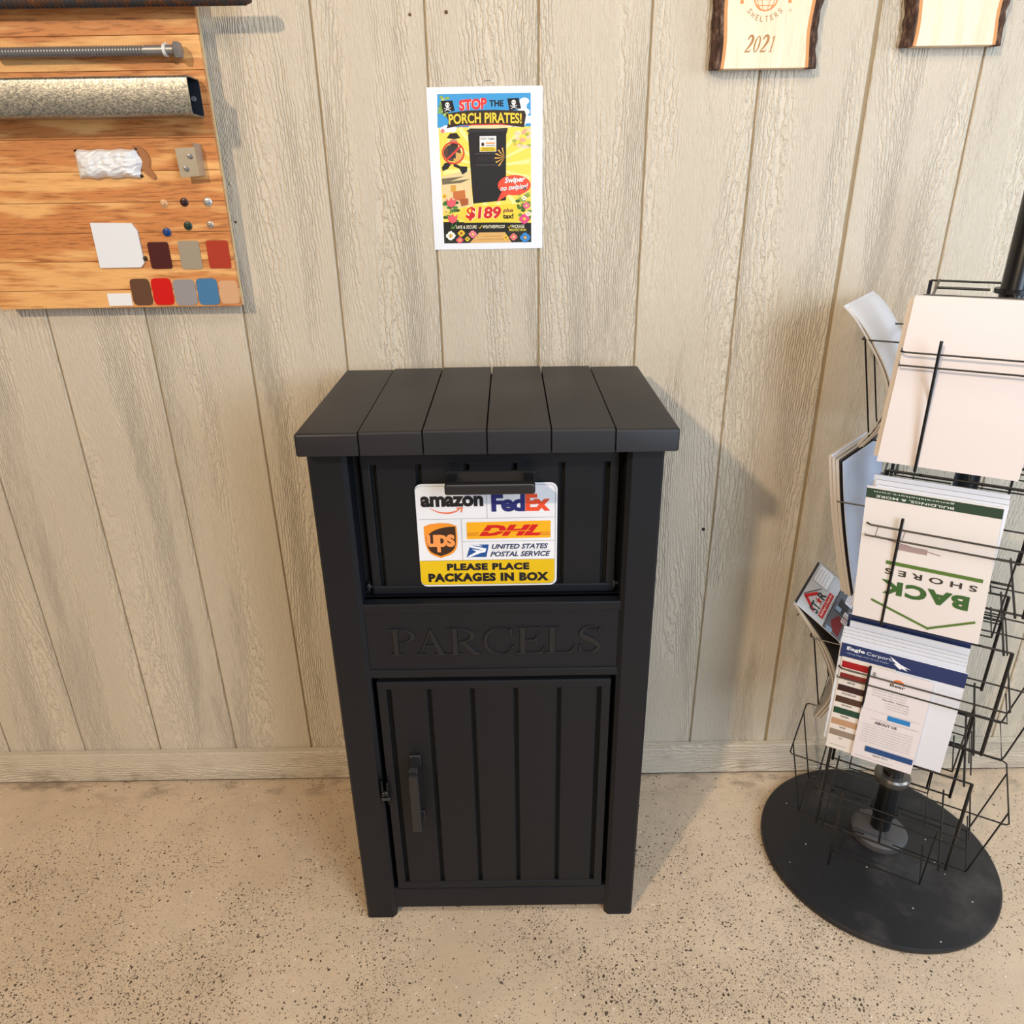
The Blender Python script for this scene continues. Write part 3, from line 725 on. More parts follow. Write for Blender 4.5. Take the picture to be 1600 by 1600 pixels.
for x, y in ((308,1098),(318,1248)):
    pr.poly(Q([(x-44,y-38),(x-20,y-12),(x,y-48),(x+20,y-12),(x+46,y-40),(x+36,y+26),(x,y+48),(x-34,y+26)]), (238,96,110), 7); pr.line(Q([(x,y+46),(x-14,y+104)]), .0014, (70,120,60), 6)
    pr.poly(Q([(x-10,y+100),(x+40,y+40),(x+20,y+90)]), (84,140,70), 6)
pr.build('poster_print', po)
# ================================================================== LIVE-EDGE PLAQUE
def plaque(x0, x1, z0, z1, seed, label, slant=0):
    rn = random.Random(seed); e = empty('wood_plaque', ((x0+x1)/2, 0, z0)); tag(e, label, 'plaque')
    yb0, yf0 = -.004, -.026
    def edge(x, side, amp):
        return [(x+side*(amp*rn.uniform(.2, 1.0)), z0+(z1-z0)*k/14) for k in range(15)]
    sl = lambda z: slant*(z-z0)
    inl, inr = x0+.030, x1-.026
    L = [(inl+.002*sin(k*.7)+sl(0), z0+(z1-z0)*k/14) for k in range(15)]; Rr = [(inr+.002*cos(k*.8), z0+(z1-z0)*k/14) for k in range(15)]
    g = G(); g.prism(L+Rr[::-1], -yb0, -yf0, PLAQ); build(g, 'plaque_face', e)
    for nm, A, s in (('bark_edge', L, -1), ('bark_edge', Rr, 1)):
        mid = [(x+s*.006, z) for x, z in A]; out = [(x+s*(.021+.005*rn.random()), z) for x, z in A]
        g = G(); g.prism(A+mid[::-1], -yb0, -yf0-.0, CAMB)
        # bark: sloping rough slab from the face down to the wall side
        V = []; F = []
        for i, ((mx, z), (ox, _)) in enumerate(zip(mid, out)):
            j = rn.uniform(-.0015, .0015)
            V += [(mx, yf0, z), (mx+s*.007+j, yf0-.002-j, z), (ox-s*.004, yf0+.005+j, z), (ox, yf0+.014, z), (ox-s*.002, yb0, z), (mx, yb0, z)]
        for i in range(14):
            for k in range(6): F.append((i*6+k, i*6+(k+1)%6, (i+1)*6+(k+1)%6, (i+1)*6+k))
        F += [tuple(range(6)), tuple(range(84,90))[::-1]]
        g.add(V, F, BARK); tag(build(g, nm, e), 'dark rough bark edge')
    return e, yf0
pe, yf = plaque(.3660, .5660, 1.6525, 1.86, 5, 'pale wooden live-edge plaque engraved 2021 with bark sides above the box')
pr = Print(lambda u, v, h: (u, yf-h, v)); BR = (176,128,72); OR = (226,140,72)
def digit(ch, x, w_, z, h):
    sh = .22; f = lambda a, b: (x+a*w_+b*h*sh, z+b*h)
    if ch == '2':
        q = cr([(.10,.76),(.30,.97),(.66,.97),(.84,.76),(.72,.52),(.40,.26),(.08,.04)], 5); pr.line([f(a,b) for a, b in q], 0, BR, 1, widths=[.0016+.0028*sin(pi*min(1,k/len(q)*1.1)) for k in range(len(q))])
        pr.poly([f(.04,0),(f(.84,0)),(f(.96,.22)),(f(.90,.22)),(f(.78,.10)),(f(.10,.09))], BR, 1)
    elif ch == '0':
        n = 28; H = pr.h(1); V = []; F = []
        for k in range(n):
            a = 2*pi*k/n; V += [pr.fn(*f(.5+.47*cos(a), .49+.50*sin(a)), H), pr.fn(*f(.5+.22*cos(a), .49+.43*sin(a)), H)]
        for k in range(n): j = (k+1)%n; F.append((2*k, 2*j, 2*j+1, 2*k+1))
        pr.g.add(V, F, col(BR))
    else:
        pr.poly([f(.42,.03),f(.60,.03),f(.60,.98),f(.46,.98),f(.20,.82),f(.24,.78),f(.42,.86)], BR, 1); pr.poly([f(.24,0),f(.78,0),f(.78,.04),f(.24,.04)], BR, 1)
for i, ch in enumerate('2021'): digit(ch, .4300+i*.0136, .0115, 1.6770, .0255)
# emblem: globe with a truss banner, curved name below
gx, gz, gr_ = .4600, 1.7600, .0215
pr.ring(gx, gz, gr_, gr_, .0022, OR, 1)
for k in (-.6,-.2,.2,.6): pr.line([(gx-gr_*sqrt(1-k*k), gz+gr_*k), (gx+gr_*sqrt(1-k*k), gz+gr_*k)], .0011, OR, 1)
for k in (.35,.75): pr.ring(gx, gz, gr_*k, gr_, .0011, OR, 1)
pr.rect(gx-.040, gz-.001, gx+.040, gz+.0135, (250,226,196), 2); pr.rect(gx-.040, gz-.0030, gx+.040, gz-.0010, OR, 3); pr.rect(gx-.040, gz+.0125, gx+.040, gz+.0145, OR, 3)
for s in (-1, 1): pr.poly([(gx+s*.038, gz+.014),(gx+s*.041, gz+.014),(gx+s*.045, gz-.0095),(gx+s*.0385, gz-.0095),(gx+s*.040, gz-.003)] if s > 0 else [(gx-.041, gz+.014),(gx-.038, gz+.014),(gx-.040, gz-.003),(gx-.0385, gz-.0095),(gx-.045, gz-.0095)], OR, 3)
pr.text('GENERAL', gx-.036, gx+.036, gz+.0005, gz+.0112, OR, 4, bold=.03)
word = 'SHELTERS'
for i, ch in enumerate(word):
    a = radians(-90+(i-3.5)*14.5); rad = .0345; cx, cz = gx+rad*cos(a), gz+rad*sin(a)*.95; th = a+pi/2; ww = .0054 if ch != 'E' else .0048
    pr.text(ch, -ww/2, ww/2, -.0043, .0043, (180,140,90), 2, bold=.008, xf=lambda u, v, th=th, cx=cx, cz=cz: (cx+u*cos(th)-v*sin(th), cz+u*sin(th)+v*cos(th)))
pr.ring(.5045, 1.7395, .0022, .0022, .0004, (190,150,100), 2, 14); pr.text('R', .5036, .5054, 1.7385, 1.7405, (190,150,100), 2)
pr.build('engraving', pe)
plaque(.7060, .8960, 1.6830, 1.86, 9, 'second bark-edged wooden plaque at the right end of the wall above the rack')[0]

# ================================================================== SAMPLE BOARD
sb = empty('sample_board', (-.8, 0, 1.252)); tag(sb, 'varnished wooden sample board with horizontal planks hanging on the wall at left', 'display board')
BX0, BX1, BYF = -1.02, -.5362, -.0340
zs = [1.2520, 1.2866, 1.3408, 1.3930, 1.4470, 1.5005, 1.5550, 1.6085, 1.6630, 1.7170, 1.7705, 1.8240, 1.86]
g = G(); g.box(BX0+.002, BX1-.0010, BYF+.008, -.012, zs[0]+.0005, zs[-1], mat('plywood_edge', (222,196,150), .7)); build(g, 'board_backing', sb)
g = G()
for x in (BX0+.05, BX1-.11): g = G(); g.box(x, x+.04, -.012, -.0005, 1.30, 1.84, mat('plywood_edge')); build(g, 'wall_cleat', sb)
for a, b in zip(zs, zs[1:]):
    g = G(); g.box(BX0, BX1, BYF, BYF+.009, a+.0004, b-.0004, PLY, .0004, 1); build(g, 'plank', sb)
def sample(poly, rgb, label, name='paint_sample', rough=.45, th=.0012):
    g = G(); g.prism(poly, -BYF+.0002, -BYF+th, col(rgb, rough, 'enamel')); return one(g, name, label, 'colour sample', 'painted metal colour samples on the board')
def chip(x0, x1, z0, z1, r, lean=0, ch=False):
    P = rr_pts(x0, z0, x1, z1, r, 2 if ch else 5); return [(u+lean*(v-z0), v) for u, v in P]
sample(chip(-.7000,-.6590,1.3255,1.3750,.0045), (74,22,26), 'dark maroon colour sample in the upper row of the board')
sample(chip(-.6405,-.5995,1.3240,1.3765,.0050), (160,148,130), 'taupe colour sample in the middle of the upper row')
sample(chip(-.5855,-.5430,1.3248,1.3762,.0042), (172,56,36), 'rust-red colour sample at the right of the upper row')
sample(chip(-.7500,-.7110,1.2565,1.3075,.0075,0,True), (98,66,48), 'brown colour sample in the bottom row at the photo edge')
sample(chip(-.7080,-.6680,1.2565,1.3078,.0075,0,True), (206,14,14), 'bright red colour sample in the bottom row')
sample(chip(-.6650,-.6215,1.2550,1.3050,.0075,0,True), (150,146,148), 'grey colour sample in the bottom row beside the blue one')
sample(chip(-.6185,-.5770,1.2552,1.3060,.0075,0,True), (70,122,164), 'steel-blue colour sample in the bottom row')
sample(chip(-.5745,-.5370,1.2568,1.3015,.0070), (212,166,126), 'tan colour sample in the bottom right corner of the board')
sample([(-.80,1.2560),(-.7535,1.2560),(-.7525,1.2800),(-.80,1.2800)], (236,238,240), 'white colour sample at the left end of the bottom row')
g = G(); g.prism([(-.80,1.3290),(-.7200,1.3290),(-.7120,1.3370),(-.7130,1.3960),(-.7215,1.4100),(-.80,1.4120)], -BYF+.0002, -BYF+.004, mat('white_sample_plastic', (232,236,242), .35))
one(g, 'sample_plate', 'white plate with clipped corners on the board left of the screws', 'sample plate')
def screw(x, z, rgb, r, label, metal=.0):
    e = empty('screw', (x, BYF, z)); tag(e, label, 'screw', 'sample screws on the board'); m = mat('screw_%02x%02x%02x' % rgb, rgb, .35, metal); r *= 1.14
    g = G(); g.lathe([(r,0),(r,.0012),(r*.82,.0022),(r*.5,.0026)], (x, BYF, z), m, 20, 'y'); build(g, 'washer', e)
    g = G(); g.lathe([(r*.46,.0022),(r*.46,.0065),(r*.34,.0072)], (x, BYF, z), m, 6, 'y', False); build(g, 'hex_head', e)
screw(-.6526, 1.4439, (214,170,124), .0066, 'tan painted screw head, leftmost of the upper screw row')
screw(-.6133, 1.4455, (58,30,36), .0068, 'dark maroon screw head in the middle of the upper screw row')
screw(-.5684, 1.4450, (200,204,206), .0070, 'bright zinc screw head, rightmost of the upper screw row', .7)
screw(-.6141, 1.4036, (40,62,52), .0070, 'dark green screw head in the lower screw row')
screw(-.5707, 1.4053, (190,180,166), .0058, 'small zinc screw head, rightmost of the lower screw row', .5)
screw(-.6569, 1.3927, (30,66,128), .0070, 'blue screw head, leftmost of the lower screw row')
screw(-.7091, 1.3455, (70,50,34), .0040, 'small dark brown screw beside the maroon sample')
# lag bolt
e = empty('lag_bolt', (-.62, -.050, 1.691)); tag(e, 'grey hex-head lag bolt tied flat to the board near its top', 'bolt')
g = G(); g.tube([(-.90,-.050,1.691),(-.625,-.050,1.691)], .0068, STEEL, 14)
V = []; F = []; n = 12; turns = 52; N = turns*10
pts = [(-.90+.270*k/N, -.050+.0072*cos(2*pi*k/10), 1.691+.0072*sin(2*pi*k/10)) for k in range(N)]
g.tube(pts, .0017, STEEL, 4); build(g, 'thread', e)
g = G(); g.tube([(-.628,-.050,1.691),(-.575,-.050,1.691)], .0082, STEEL, 16); build(g, 'shank', e)
g = G(); g.lathe([(.0125,0),(.0138,.002),(.0138,.009),(.0120,.011)], (-.576, -.050, 1.691), STEEL, 6, 'x', False); build(g, 'hex_head', e)
g = G(); g.lathe([(.0098,-.002),(.0102,-.002),(.0102,.003),(.0098,.003)], (-.593, -.050, 1.691), mat('white_nylon', (225,225,222), .4), 20, 'x'); g.box(-.595,-.591,-.046,-.034,1.699,1.703,mat('white_nylon'))
tag(build(g, 'cable_tie', e), 'white cable tie')
# square tube
e = empty('square_tube', (-.7, -.065, 1.588)); tag(e, 'galvanised square steel tube sample fixed across the board', 'steel tube')
ty0, ty1, tz0, tz1, tx0, tx1 = -.093, -.0345, 1.5865, 1.6480, -.98, -.5480
def sq_tube(o, i):
    P = rr_pts(ty0+i, tz0+i, ty1-i, tz1-i, .006-i*.5, 4); return [(x, y, z) for x in (tx0, tx1) for y, z in P], len(P)
Vo, n = sq_tube(0, 0); Vi, _ = sq_tube(0, .0022)
g = G(); g.add(Vo, [(i,(i+1)%n,(i+1)%n+n,i+n) for i in range(n)], GALV, True)
g.add(Vi, [(i,(i+1)%n,(i+1)%n+n,i+n) for i in range(n)], mat('tube_inside', (40,46,56), .5, .4))
g.add(Vo[n:]+Vi[n:], [(i,(i+1)%n,(i+1)%n+n,i+n) for i in range(n)], GALV); g.add(Vo[:n]+Vi[:n], [(i,(i+1)%n,(i+1)%n+n,i+n) for i in range(n)], GALV)
build(g, 'tube_body', e)
g = G(); g.lathe([(.0050,0),(.0050,.001),(.0038,.003),(.0018,.003)], (-.562, ty1-.0022, 1.617), STEEL, 14, 'y'); build(g, 'mounting_screw', e)
# bracket
e = empty('angle_bracket', (-.58, -.045, 1.488)); tag(e, 'small grey angle bracket with two screws fixed on the board under the tube', 'bracket')
BKM = mat('bracket_zinc', (186,176,158), .4, .55)
g = G(); g.prism([(-.6030,1.4880),(-.5680,1.4900),(-.5690,1.5385),(-.6050,1.5365)], .0530, .0550, BKM); build(g, 'plate', e)
g = G(); g.add([(-.5680,-.055,1.4900),(-.5640,-.0345,1.4910),(-.5640,-.0345,1.5440),(-.5690,-.055,1.5450),(-.5695,-.0545,1.4900),(-.5660,-.0345,1.4910),(-.5660,-.0345,1.5440),(-.5705,-.0545,1.5450)],
   [(0,1,2,3),(7,6,5,4),(0,4,5,1),(3,2,6,7),(0,3,7,4),(1,5,6,2)], BKM)
build(g, 'flange', e)
for x, z in ((-.5795,1.5235),(-.5900,1.5030)):
    g = G(); g.lathe([(.0045,0),(.0045,.001),(.0036,.004),(.002,.0045)], (x, -.055, z), STEEL, 14, 'y'); build(g, 'screw_head', e)
# rebar along the top
e = empty('reinforcing_bar', (-.6, -.060, 1.757)); tag(e, 'rusty ribbed steel reinforcing bar across the top of the board', 'steel bar')
g = G(); zc = 1.7650; g.tube([(-.98,-.060,zc),(-.434,-.060,zc),(-.4285,-.060,zc)], .0105, RUST, 14, radii=[.0105,.0105,.0085]); build(g, 'bar', e)
g = G()
for k in range(66):
    x = -.975+k*.0082
    g.tube([(x+.0028*cos(a), -.060+.0113*cos(a*1.0), zc+.0113*sin(a)) for a in [2*pi*j/10 for j in range(11)]], .0011, RUST, 4)
g.tube([(-.98,-.060,zc+.0112),(-.436,-.060,zc+.0112)], .0013, RUST, 4); g.tube([(-.98,-.060,zc-.0112),(-.436,-.060,zc-.0112)], .0013, RUST, 4)
tag(build(g, 'ribs', e), kind='stuff')
for x in (-.66, -.92): g = G(); g.box(x,x+.008,-.052,-.034,zc-.006,zc+.006,STEEL,.001,1); build(g, 'mounting_clip', e)
# crumpled white bag ; its shadow on the wood is modelled as a brown strip
e = empty('sample_bag', (-.74, -.045, 1.488)); tag(e, 'crumpled white sealed sample bag with its painted brown shadow on the board', 'bag')
bm = bmesh.new(); rn = random.Random(4); nx, nz = 16, 12; grid = {}
for side in (0, 1):
    for i in range(nx+1):
        for j in range(nz+1):
            u = i/nx; v = j/nz; edge = min(u, 1-u, v, 1-v); puff = min(1, edge*5)**.6*.013
            y = BYF-.0022-(puff+(rn.uniform(0, .004) if edge > 0 else 0) if side else 0)
            grid[side,i,j] = bm.verts.new((-.80+.120*u-.004*sin(v*9)*(u > .9), y, 1.4895+.048*v+.001*sin(u*20)))
for side in (0, 1):
    for i in range(nx):
        for j in range(nz): f = [grid[side,i,j],grid[side,i+1,j],grid[side,i+1,j+1],grid[side,i,j+1]]; bm.faces.new(f if side else f[::-1])
ring = [(i,0) for i in range(nx)]+[(nx,j) for j in range(nz)]+[(i,nz) for i in range(nx,0,-1)]+[(0,j) for j in range(nz,0,-1)]
for a, b in zip(ring, ring[1:]+ring[:1]): bm.faces.new([grid[0,a[0],a[1]],grid[0,b[0],b[1]],grid[1,b[0],b[1]],grid[1,a[0],a[1]]])
g = G(); g.bm(bm, mat('white_film', (236,238,242), .3), False); build(g, 'bag_body', e)
g = G()
st = cr([(-.690,1.5405,.004),(-.676,1.534,.010),(-.670,1.520,.013),(-.673,1.506,.012),(-.664,1.494,.009),(-.659,1.487,.005)], 5)
L, R = stroke_pts([p[:2] for p in st], [p[2]*1.2 for p in st])
g.prism(L+R[::-1], -BYF+.0005, -BYF+.0035, mat('brown_shadow', (164,108,66), .6)); tag(build(g, 'shadow_strip', e), 'painted shadow of the bag')
for z in (1.5375, 1.4930):
    g = G(); g.lathe([(.0022,0),(.0022,.004),(.001,.005)], (-.684, BYF, z), mat('dark_staple', (40,30,26), .5), 10, 'y'); build(g, 'pin', e)
# nails and small holes in the wall
def nail(x, z, r, rgb, label, nm='nail'):
    g = G(); g.lathe([(r,0),(r,.0010),(r*.55,.0020)], (x, 0, z), mat('nail_%02x%02x%02x' % rgb, rgb, .4, .4), 14, 'y'); one(g, nm, label, 'nail', org=Vector((x,0,z)))
nail(-.5320, 1.4760, .0028, (190,180,168), 'small pale nail head in the wall beside the bracket')
nail(-.5330, 1.4080, .0024, (96,80,62), 'small dark nail head in the wall right of the board screws')
nail(.4500, .7240, .0040, (22,17,15), 'dark nail hole shown as a black disc in the wall right of the box')  # hole in the siding, drawn as a raised black disc
nail(-.1660, 1.7470, .0026, (120,84,60), 'rusty nail head near the top of the wall, left of two')
nail(-.1010, 1.7500, .0030, (96,66,42), 'brown nail head near the top of the wall, right of two')
nail(.4150, .5200, .0020, (170,150,128), 'tiny painted nail head low on the wall right of the box')
nail(.7050, .4870, .0026, (110,84,60), 'brown nail head in the wall beside the brochure rack')
nail(-.4110, .9440, .0024, (178,160,132), 'painted nail head in the wall left of the box lid')
g = G(); g.tube([(-.0360,.0,1.6430),(-.0360,-.0010,1.6430),(-.0240,-.0010,1.6430),(-.0240,0,1.6430)], .0004, STEEL, 5); one(g, 'staple', 'thin wire staple in the wall just above the poster', 'staple')

# ================================================================== BROCHURE RACK (local frame: x = e1, -y = towards the viewer's side)
RC = Vector((.870, -.255, 0)); RA = math.atan2(-.51, .86)
rk = empty('brochure_rack', RC, RA); rk['_org'] = (0,0,0)
tag(rk, 'black revolving wire brochure rack on a round base at the right', 'display rack')
def rp(parent, g, name, label=None, kind=None):
    o = build(g, name, parent, org=Vector((0,0,0))); tag(o, label, kind=kind); return o
# base disc centre expressed in the rack frame
e1 = Vector((cos(RA), sin(RA), 0)); e2 = Vector((-sin(RA), cos(RA), 0))
dc = Vector((.853, -.283, 0))-RC; bxl, byl = dc.dot(e1), dc.dot(e2)
g = G(); g.lathe([(.256,0),(.2585,.003),(.2585,.011),(.256,.0145),(.248,.0160),(.15,.0185),(.075,.024),(.062,.030)], (bxl, byl, 0), BASE, 96); rp(rk, g, 'base', 'dusty black round steel base')
g = G(); g.lathe([(.060,.026),(.062,.030),(.062,.044),(.055,.050),(.030,.056)], (0,0,0), mat('collar_grey', (86,84,84), .45), 40); rp(rk, g, 'base_collar', 'grey worn collar ring')
g = G(); g.lathe([(.0215,.05),(.0215,1.46),(.018,1.47)], (0,0,0), mat('pole_black', (18,18,20), .3), 24); rp(rk, g, 'pole')
for z in (.205, .52, .83, 1.15):
    g = G(); g.lathe([(.0215,-.006),(.036,-.006),(.038,0),(.038,.010),(.034,.014),(.0215,.014)], (0,0,z), mat('collar_steel', (132,126,120), .3, .8), 32); rp(rk, g, 'bearing_ring', 'silver bearing ring')
ti = 0
for zb in (.070, .385, .700, 1.012):
    zr = zb+.192; ti += 1
    tr_ = empty('wire_tier', (0,0,0)); tr_.parent = rk; tr_.location = (0,0,0); tr_['_org'] = (0,0,0)
    g = G(); wr = .00165
    for x, y in ((-.132,-.118),(.132,-.118),(.132,.118),(-.132,.118)): g.tube([(x,y,zb+.035),(x,y,zb+.275)], .0034, WIRE, 8)
    g2 = G(); g3 = G()
    for q in range(4):
        ca, sa = cos(q*pi/2), sin(q*pi/2); T = lambda a, b, z: (a*ca+b*sa, a*sa-b*ca, z)      # face q: a along the face, b outwards
        lr = q % 2 == 1
        hw, out, ob = (.104, .214, .175) if lr else (.145, .190, .150)
        rim = [T(-hw,.02,zr), T(-hw,out-.006,zr), T(-hw+.006,out,zr), T(hw-.006,out,zr), T(hw,out-.006,zr), T(hw,.02,zr)]
        g.tube(rim, wr, WIRE, 6)
        if not lr: g.tube([T(-hw,.09,zr-.022), T(-hw,out-.001,zr-.022), T(hw,out-.001,zr-.022), T(hw,.09,zr-.022)], wr, WIRE, 6)
        g.tube([T(-hw*.62,.03,zb), T(-hw*.62,ob,zb), T(hw*.62,ob,zb), T(hw*.62,.03,zb)], wr, WIRE, 6)
        for s in (-1, 1): g.tube([T(s*hw*.62,out,zr), T(s*hw*.62,ob+.003,zb+.01), T(s*hw*.62,ob,zb)], wr, WIRE, 6)
        if not lr: g.tube([T(-.090,out,zr+.022), T(-.090,out,zr), T(-.088,out-.01,zb-.012)], .0026, WIRE, 7)
        g.tube([T(-.132,.118,zb+.275), T(.132,.118,zb+.275)], .0022, WIRE, 6); g.tube([T(-.132,.118,zb+.04), T(.132,.118,zb+.04)], .0022, WIRE, 6)
        g2.tube([T(0,.118,zb+.275), T(0,.035,zb+.275)], .0026, WIRE, 6); g3.tube([T(0,.118,zb+.04), T(0,.035,zb+.04)], .0026, WIRE, 6)
    g2.lathe([(.030,-.004),(.030,.004)], (0,0,zb+.275), WIRE, 24); g3.lathe([(.030,-.004),(.030,.004)], (0,0,zb+.04), WIRE, 24)
    rp(tr_, g, 'wire_pockets'); rp(tr_, g2, 'spoke_frame'); rp(tr_, g3, 'spoke_frame')
# ---- papers
def paper(name, rgb, rough=.35): return mat('paper_'+name, rgb, rough, spec=.5, coat=.15)
WP = paper('white', (226,228,236)); CP = paper('cream', (232,222,214)); GP = paper('grey', (150,142,134)); DP = paper('dark', (70,64,62)); BP = paper('blue', (196,208,232)); TP = paper('tan', (206,196,186))
def thing_at(g, name, label, cat, group):
    o = build(g, name, org=Vector((0,0,0))); o.matrix_world = rk_m.copy(); tag(o, label, cat, group); return o
rk_m = Matrix.Translation(RC) @ Matrix.Rotation(RA, 4, 'Z')
def curved(prof, y0, y1, th, m, medge, skew=0.0):
    """sheet with profile (a,z) in the rack frame, spanning b from y0 (near) to y1 (far); thickness th towards -a"""
    P = cr(prof, 4); n = len(P); V = []; F = []; Fe = []
    nrm = []
    for i in range(n):
        a, b = P[max(i-1,0)], P[min(i+1,n-1)]; dx, dz = b[0]-a[0], b[1]-a[1]; d = sqrt(dx*dx+dz*dz); nrm.append((dz/d, -dx/d))
    for (a, z), (nx_, nz_) in zip(P, nrm):
        for y in (y0, y1):
            da = skew*(y0-y)/(y0-y1); V.append((a+da, -y, z)); V.append((a+nx_*th+da, -y, z+nz_*th))
    for i in range(n-1):
        k = i*4; F += [(k, k+2, k+6, k+4), (k+1, k+5, k+7, k+3)]; Fe += [(k, k+4, k+5, k+1), (k+2, k+3, k+7, k+6)]
    Fe += [(0,1,3,2), ((n-1)*4, (n-1)*4+2, (n-1)*4+3, (n-1)*4+1)]
    g = G(); g.add(V, F, m, True); g.add(V, Fe, medge); return g
def shift(prof, da, dz=0): return [(a+da, z+dz) for a, z in prof]
# top tier, left pocket: flopped white booklets
p1 = [(-.247,1.257),(-.221,1.232),(-.190,1.189),(-.167,1.151),(-.154,1.118),(-.151,1.077),(-.163,1.039),(-.184,1.006)]
thing_at(curved(shift(p1,.002), .100, -.125, .0022, WP, TP, .022), 'booklet', 'white booklet flopped over the top left pocket, uppermost of its stack', 'booklet', 'white booklets in the top left pocket')
thing_at(curved(shift(p1,-.0022,-.001), .104, -.128, .0026, TP, TP, .022), 'booklet', 'white booklet with tan edges beneath the flopped top one', 'booklet', 'white booklets in the top left pocket')
thing_at(curved(shift(p1,-.0062,.004), .106, -.132, .0022, WP, TP, .022), 'booklet', 'white booklet at the outside of the top left pocket, lowest of its stack', 'booklet', 'white booklets in the top left pocket')
# second tier, left pocket
p2 = [(-.216,.972),(-.204,.905),(-.190,.84),(-.170,.76),(-.150,.69)]
for i, (da, dz, y0, y1, m, lb) in enumerate(((.006,.000,.100,-.110,BP,'glossy bluish-white sheet leaning out of the second left pocket, innermost'), (-.002,.004,.104,-.112,DP,'dark-backed booklet behind the glossy sheet in the second left pocket'),
        (-.009,.008,.106,-.108,GP,'grey-edged booklet in the second left pocket'), (-.016,.012,.104,-.110,WP,'white booklet outermost in the second left pocket'))):
    thing_at(curved(shift(p2, da, dz), y0, y1, .0055 if i else .0015, m, TP if i else m, .046), 'booklet', lb, 'booklet', 'papers in the second left pocket')
# third tier, left pocket: carport brochures flopped outwards
st_ = [(-.257,.650),(-.240,.6385),(-.223,.627),(-.206,.6155),(-.190,.6043),(-.174,.5932),(-.158,.582),(-.150,.565),(-.146,.548),(-.150,.50)]
flap_sheet = thing_at(curved(st_, .100, -.118, .0012, paper('silver', (206,212,220)), WP, .012), 'brochure', 'silver brochure with red roof star logo flopped out of the left pocket', 'brochure', 'star logo brochures in the third left pocket')
p3 = [(-.257,.650),(-.223,.605),(-.193,.558),(-.168,.509),(-.157,.472),(-.161,.428),(-.180,.379)]
lbs = ['dark-covered brochure directly under the star logo sheet', 'grey-edged brochure second under the star logo sheet', 'dark brochure in the middle of the curved stack', 'grey brochure near the outside of the curved stack', 'outermost grey brochure of the curved stack on the left']
for i, m in enumerate((DP, GP, DP, GP, GP)):
    k = (5-i)*.0036-.002; prof = [(a+k*(1.0 if j > 1 else .25+.35*j), z+(.006 if j < 2 else 0)*-.4) for j, (a, z) in enumerate(p3)]
    thing_at(curved(prof, .100+.001*(i % 2), -.118, .0030, m, GP if i % 2 == 0 else TP, .012), 'brochure', lbs[i], 'brochure', 'star logo brochures in the third left pocket')
# print on the flopped sheet: u 0..1 near->far, v 0..1 from the fold up to the outer end
def fmap(u, v, h):
    if v >= .5: t = (v-.5)*2; a, z = lerp(-.206,-.257,t), lerp(.6155,.650,t)
    else: t = v*2; a, z = lerp(-.158,-.206,t), lerp(.582,.6155,t)
    nx_, nz_ = .56, .83
    return (a+nx_*(h+.0005)+.012*u, -(.100-.218*u), z+nz_*(h+.0005))
Print.STEP = 5e-5
pr = Print(fmap, 2e-4)
pr.rect(0,.955,.98,1.0,(52,46,50),1); pr.rect(.0,0,1,.37,(104,108,120),1); pr.rect(.0,.37,1,.385,(30,30,34),2)
pr.poly([(.10,.60),(.30,.60),(.30,.66)],(240,240,240),1)
pr.poly([(.08,.64),(.24,.93),(.46,.74),(.42,.70),(.25,.84),(.14,.64)],(206,34,40),2); pr.line([(.20,.84),(.26,.93),(.56,.70)],.014,(40,36,44),3)
pr.text('ST', .10,.27,.56,.74,(24,52,58),3,bold=.02); pr.text('R', .40,.52,.56,.72,(30,28,34),3,bold=.02)
pr.poly([(.335+.055*(1 if k % 2 == 0 else .42)*cos(radians(90+36*k)), .64+.09*(1 if k % 2 == 0 else .42)*sin(radians(90+36*k))) for k in range(10)],(206,34,40),3)
pr.rect(.10,.44,.62,.54,(206,34,40),2); pr.text('Buildings & Carports', .13,.59,.462,.525,(250,240,240),3,bold=.01); pr.text('Customized to your needs', .12,.66,.385,.415,(60,66,80),3)
pr.rect(.60,.60,.97,.92,(236,240,248),2); pr.line([(.60,.60),(.97,.60),(.97,.92),(.60,.92),(.60,.60)],.007,(110,116,130),3)
for k in range(4): pr.rect(.64,.86-k*.06,.92,.868-k*.06,(150,158,176),3)
pr.poly([(.04,.06),(.34,.06),(.38,.20),(.20,.30),(.06,.20)],(130,36,42),2); pr.poly([(.42,.10),(.66,.08),(.70,.30),(.46,.30)],(58,56,62),2); pr.rect(.44,.20,.52,.32,(150,180,214),3); pr.rect(0,.20,.08,.33,(150,176,206),2)
pr.rect(.30,.0,.52,.13,(232,236,242),3); pr.rect(.66,.04,.96,.20,(232,236,242),3)
for k in range(3): pr.rect(.32,.095-k*.03,.48,.105-k*.03,(170,90,110),4); pr.rect(.70,.165-k*.04,.92,.175-k*.04,(170,90,110),4)
pr.rect(.40,.0,.415,.33,(36,34,38),3)
pr.build('brochure_print', flap_sheet)
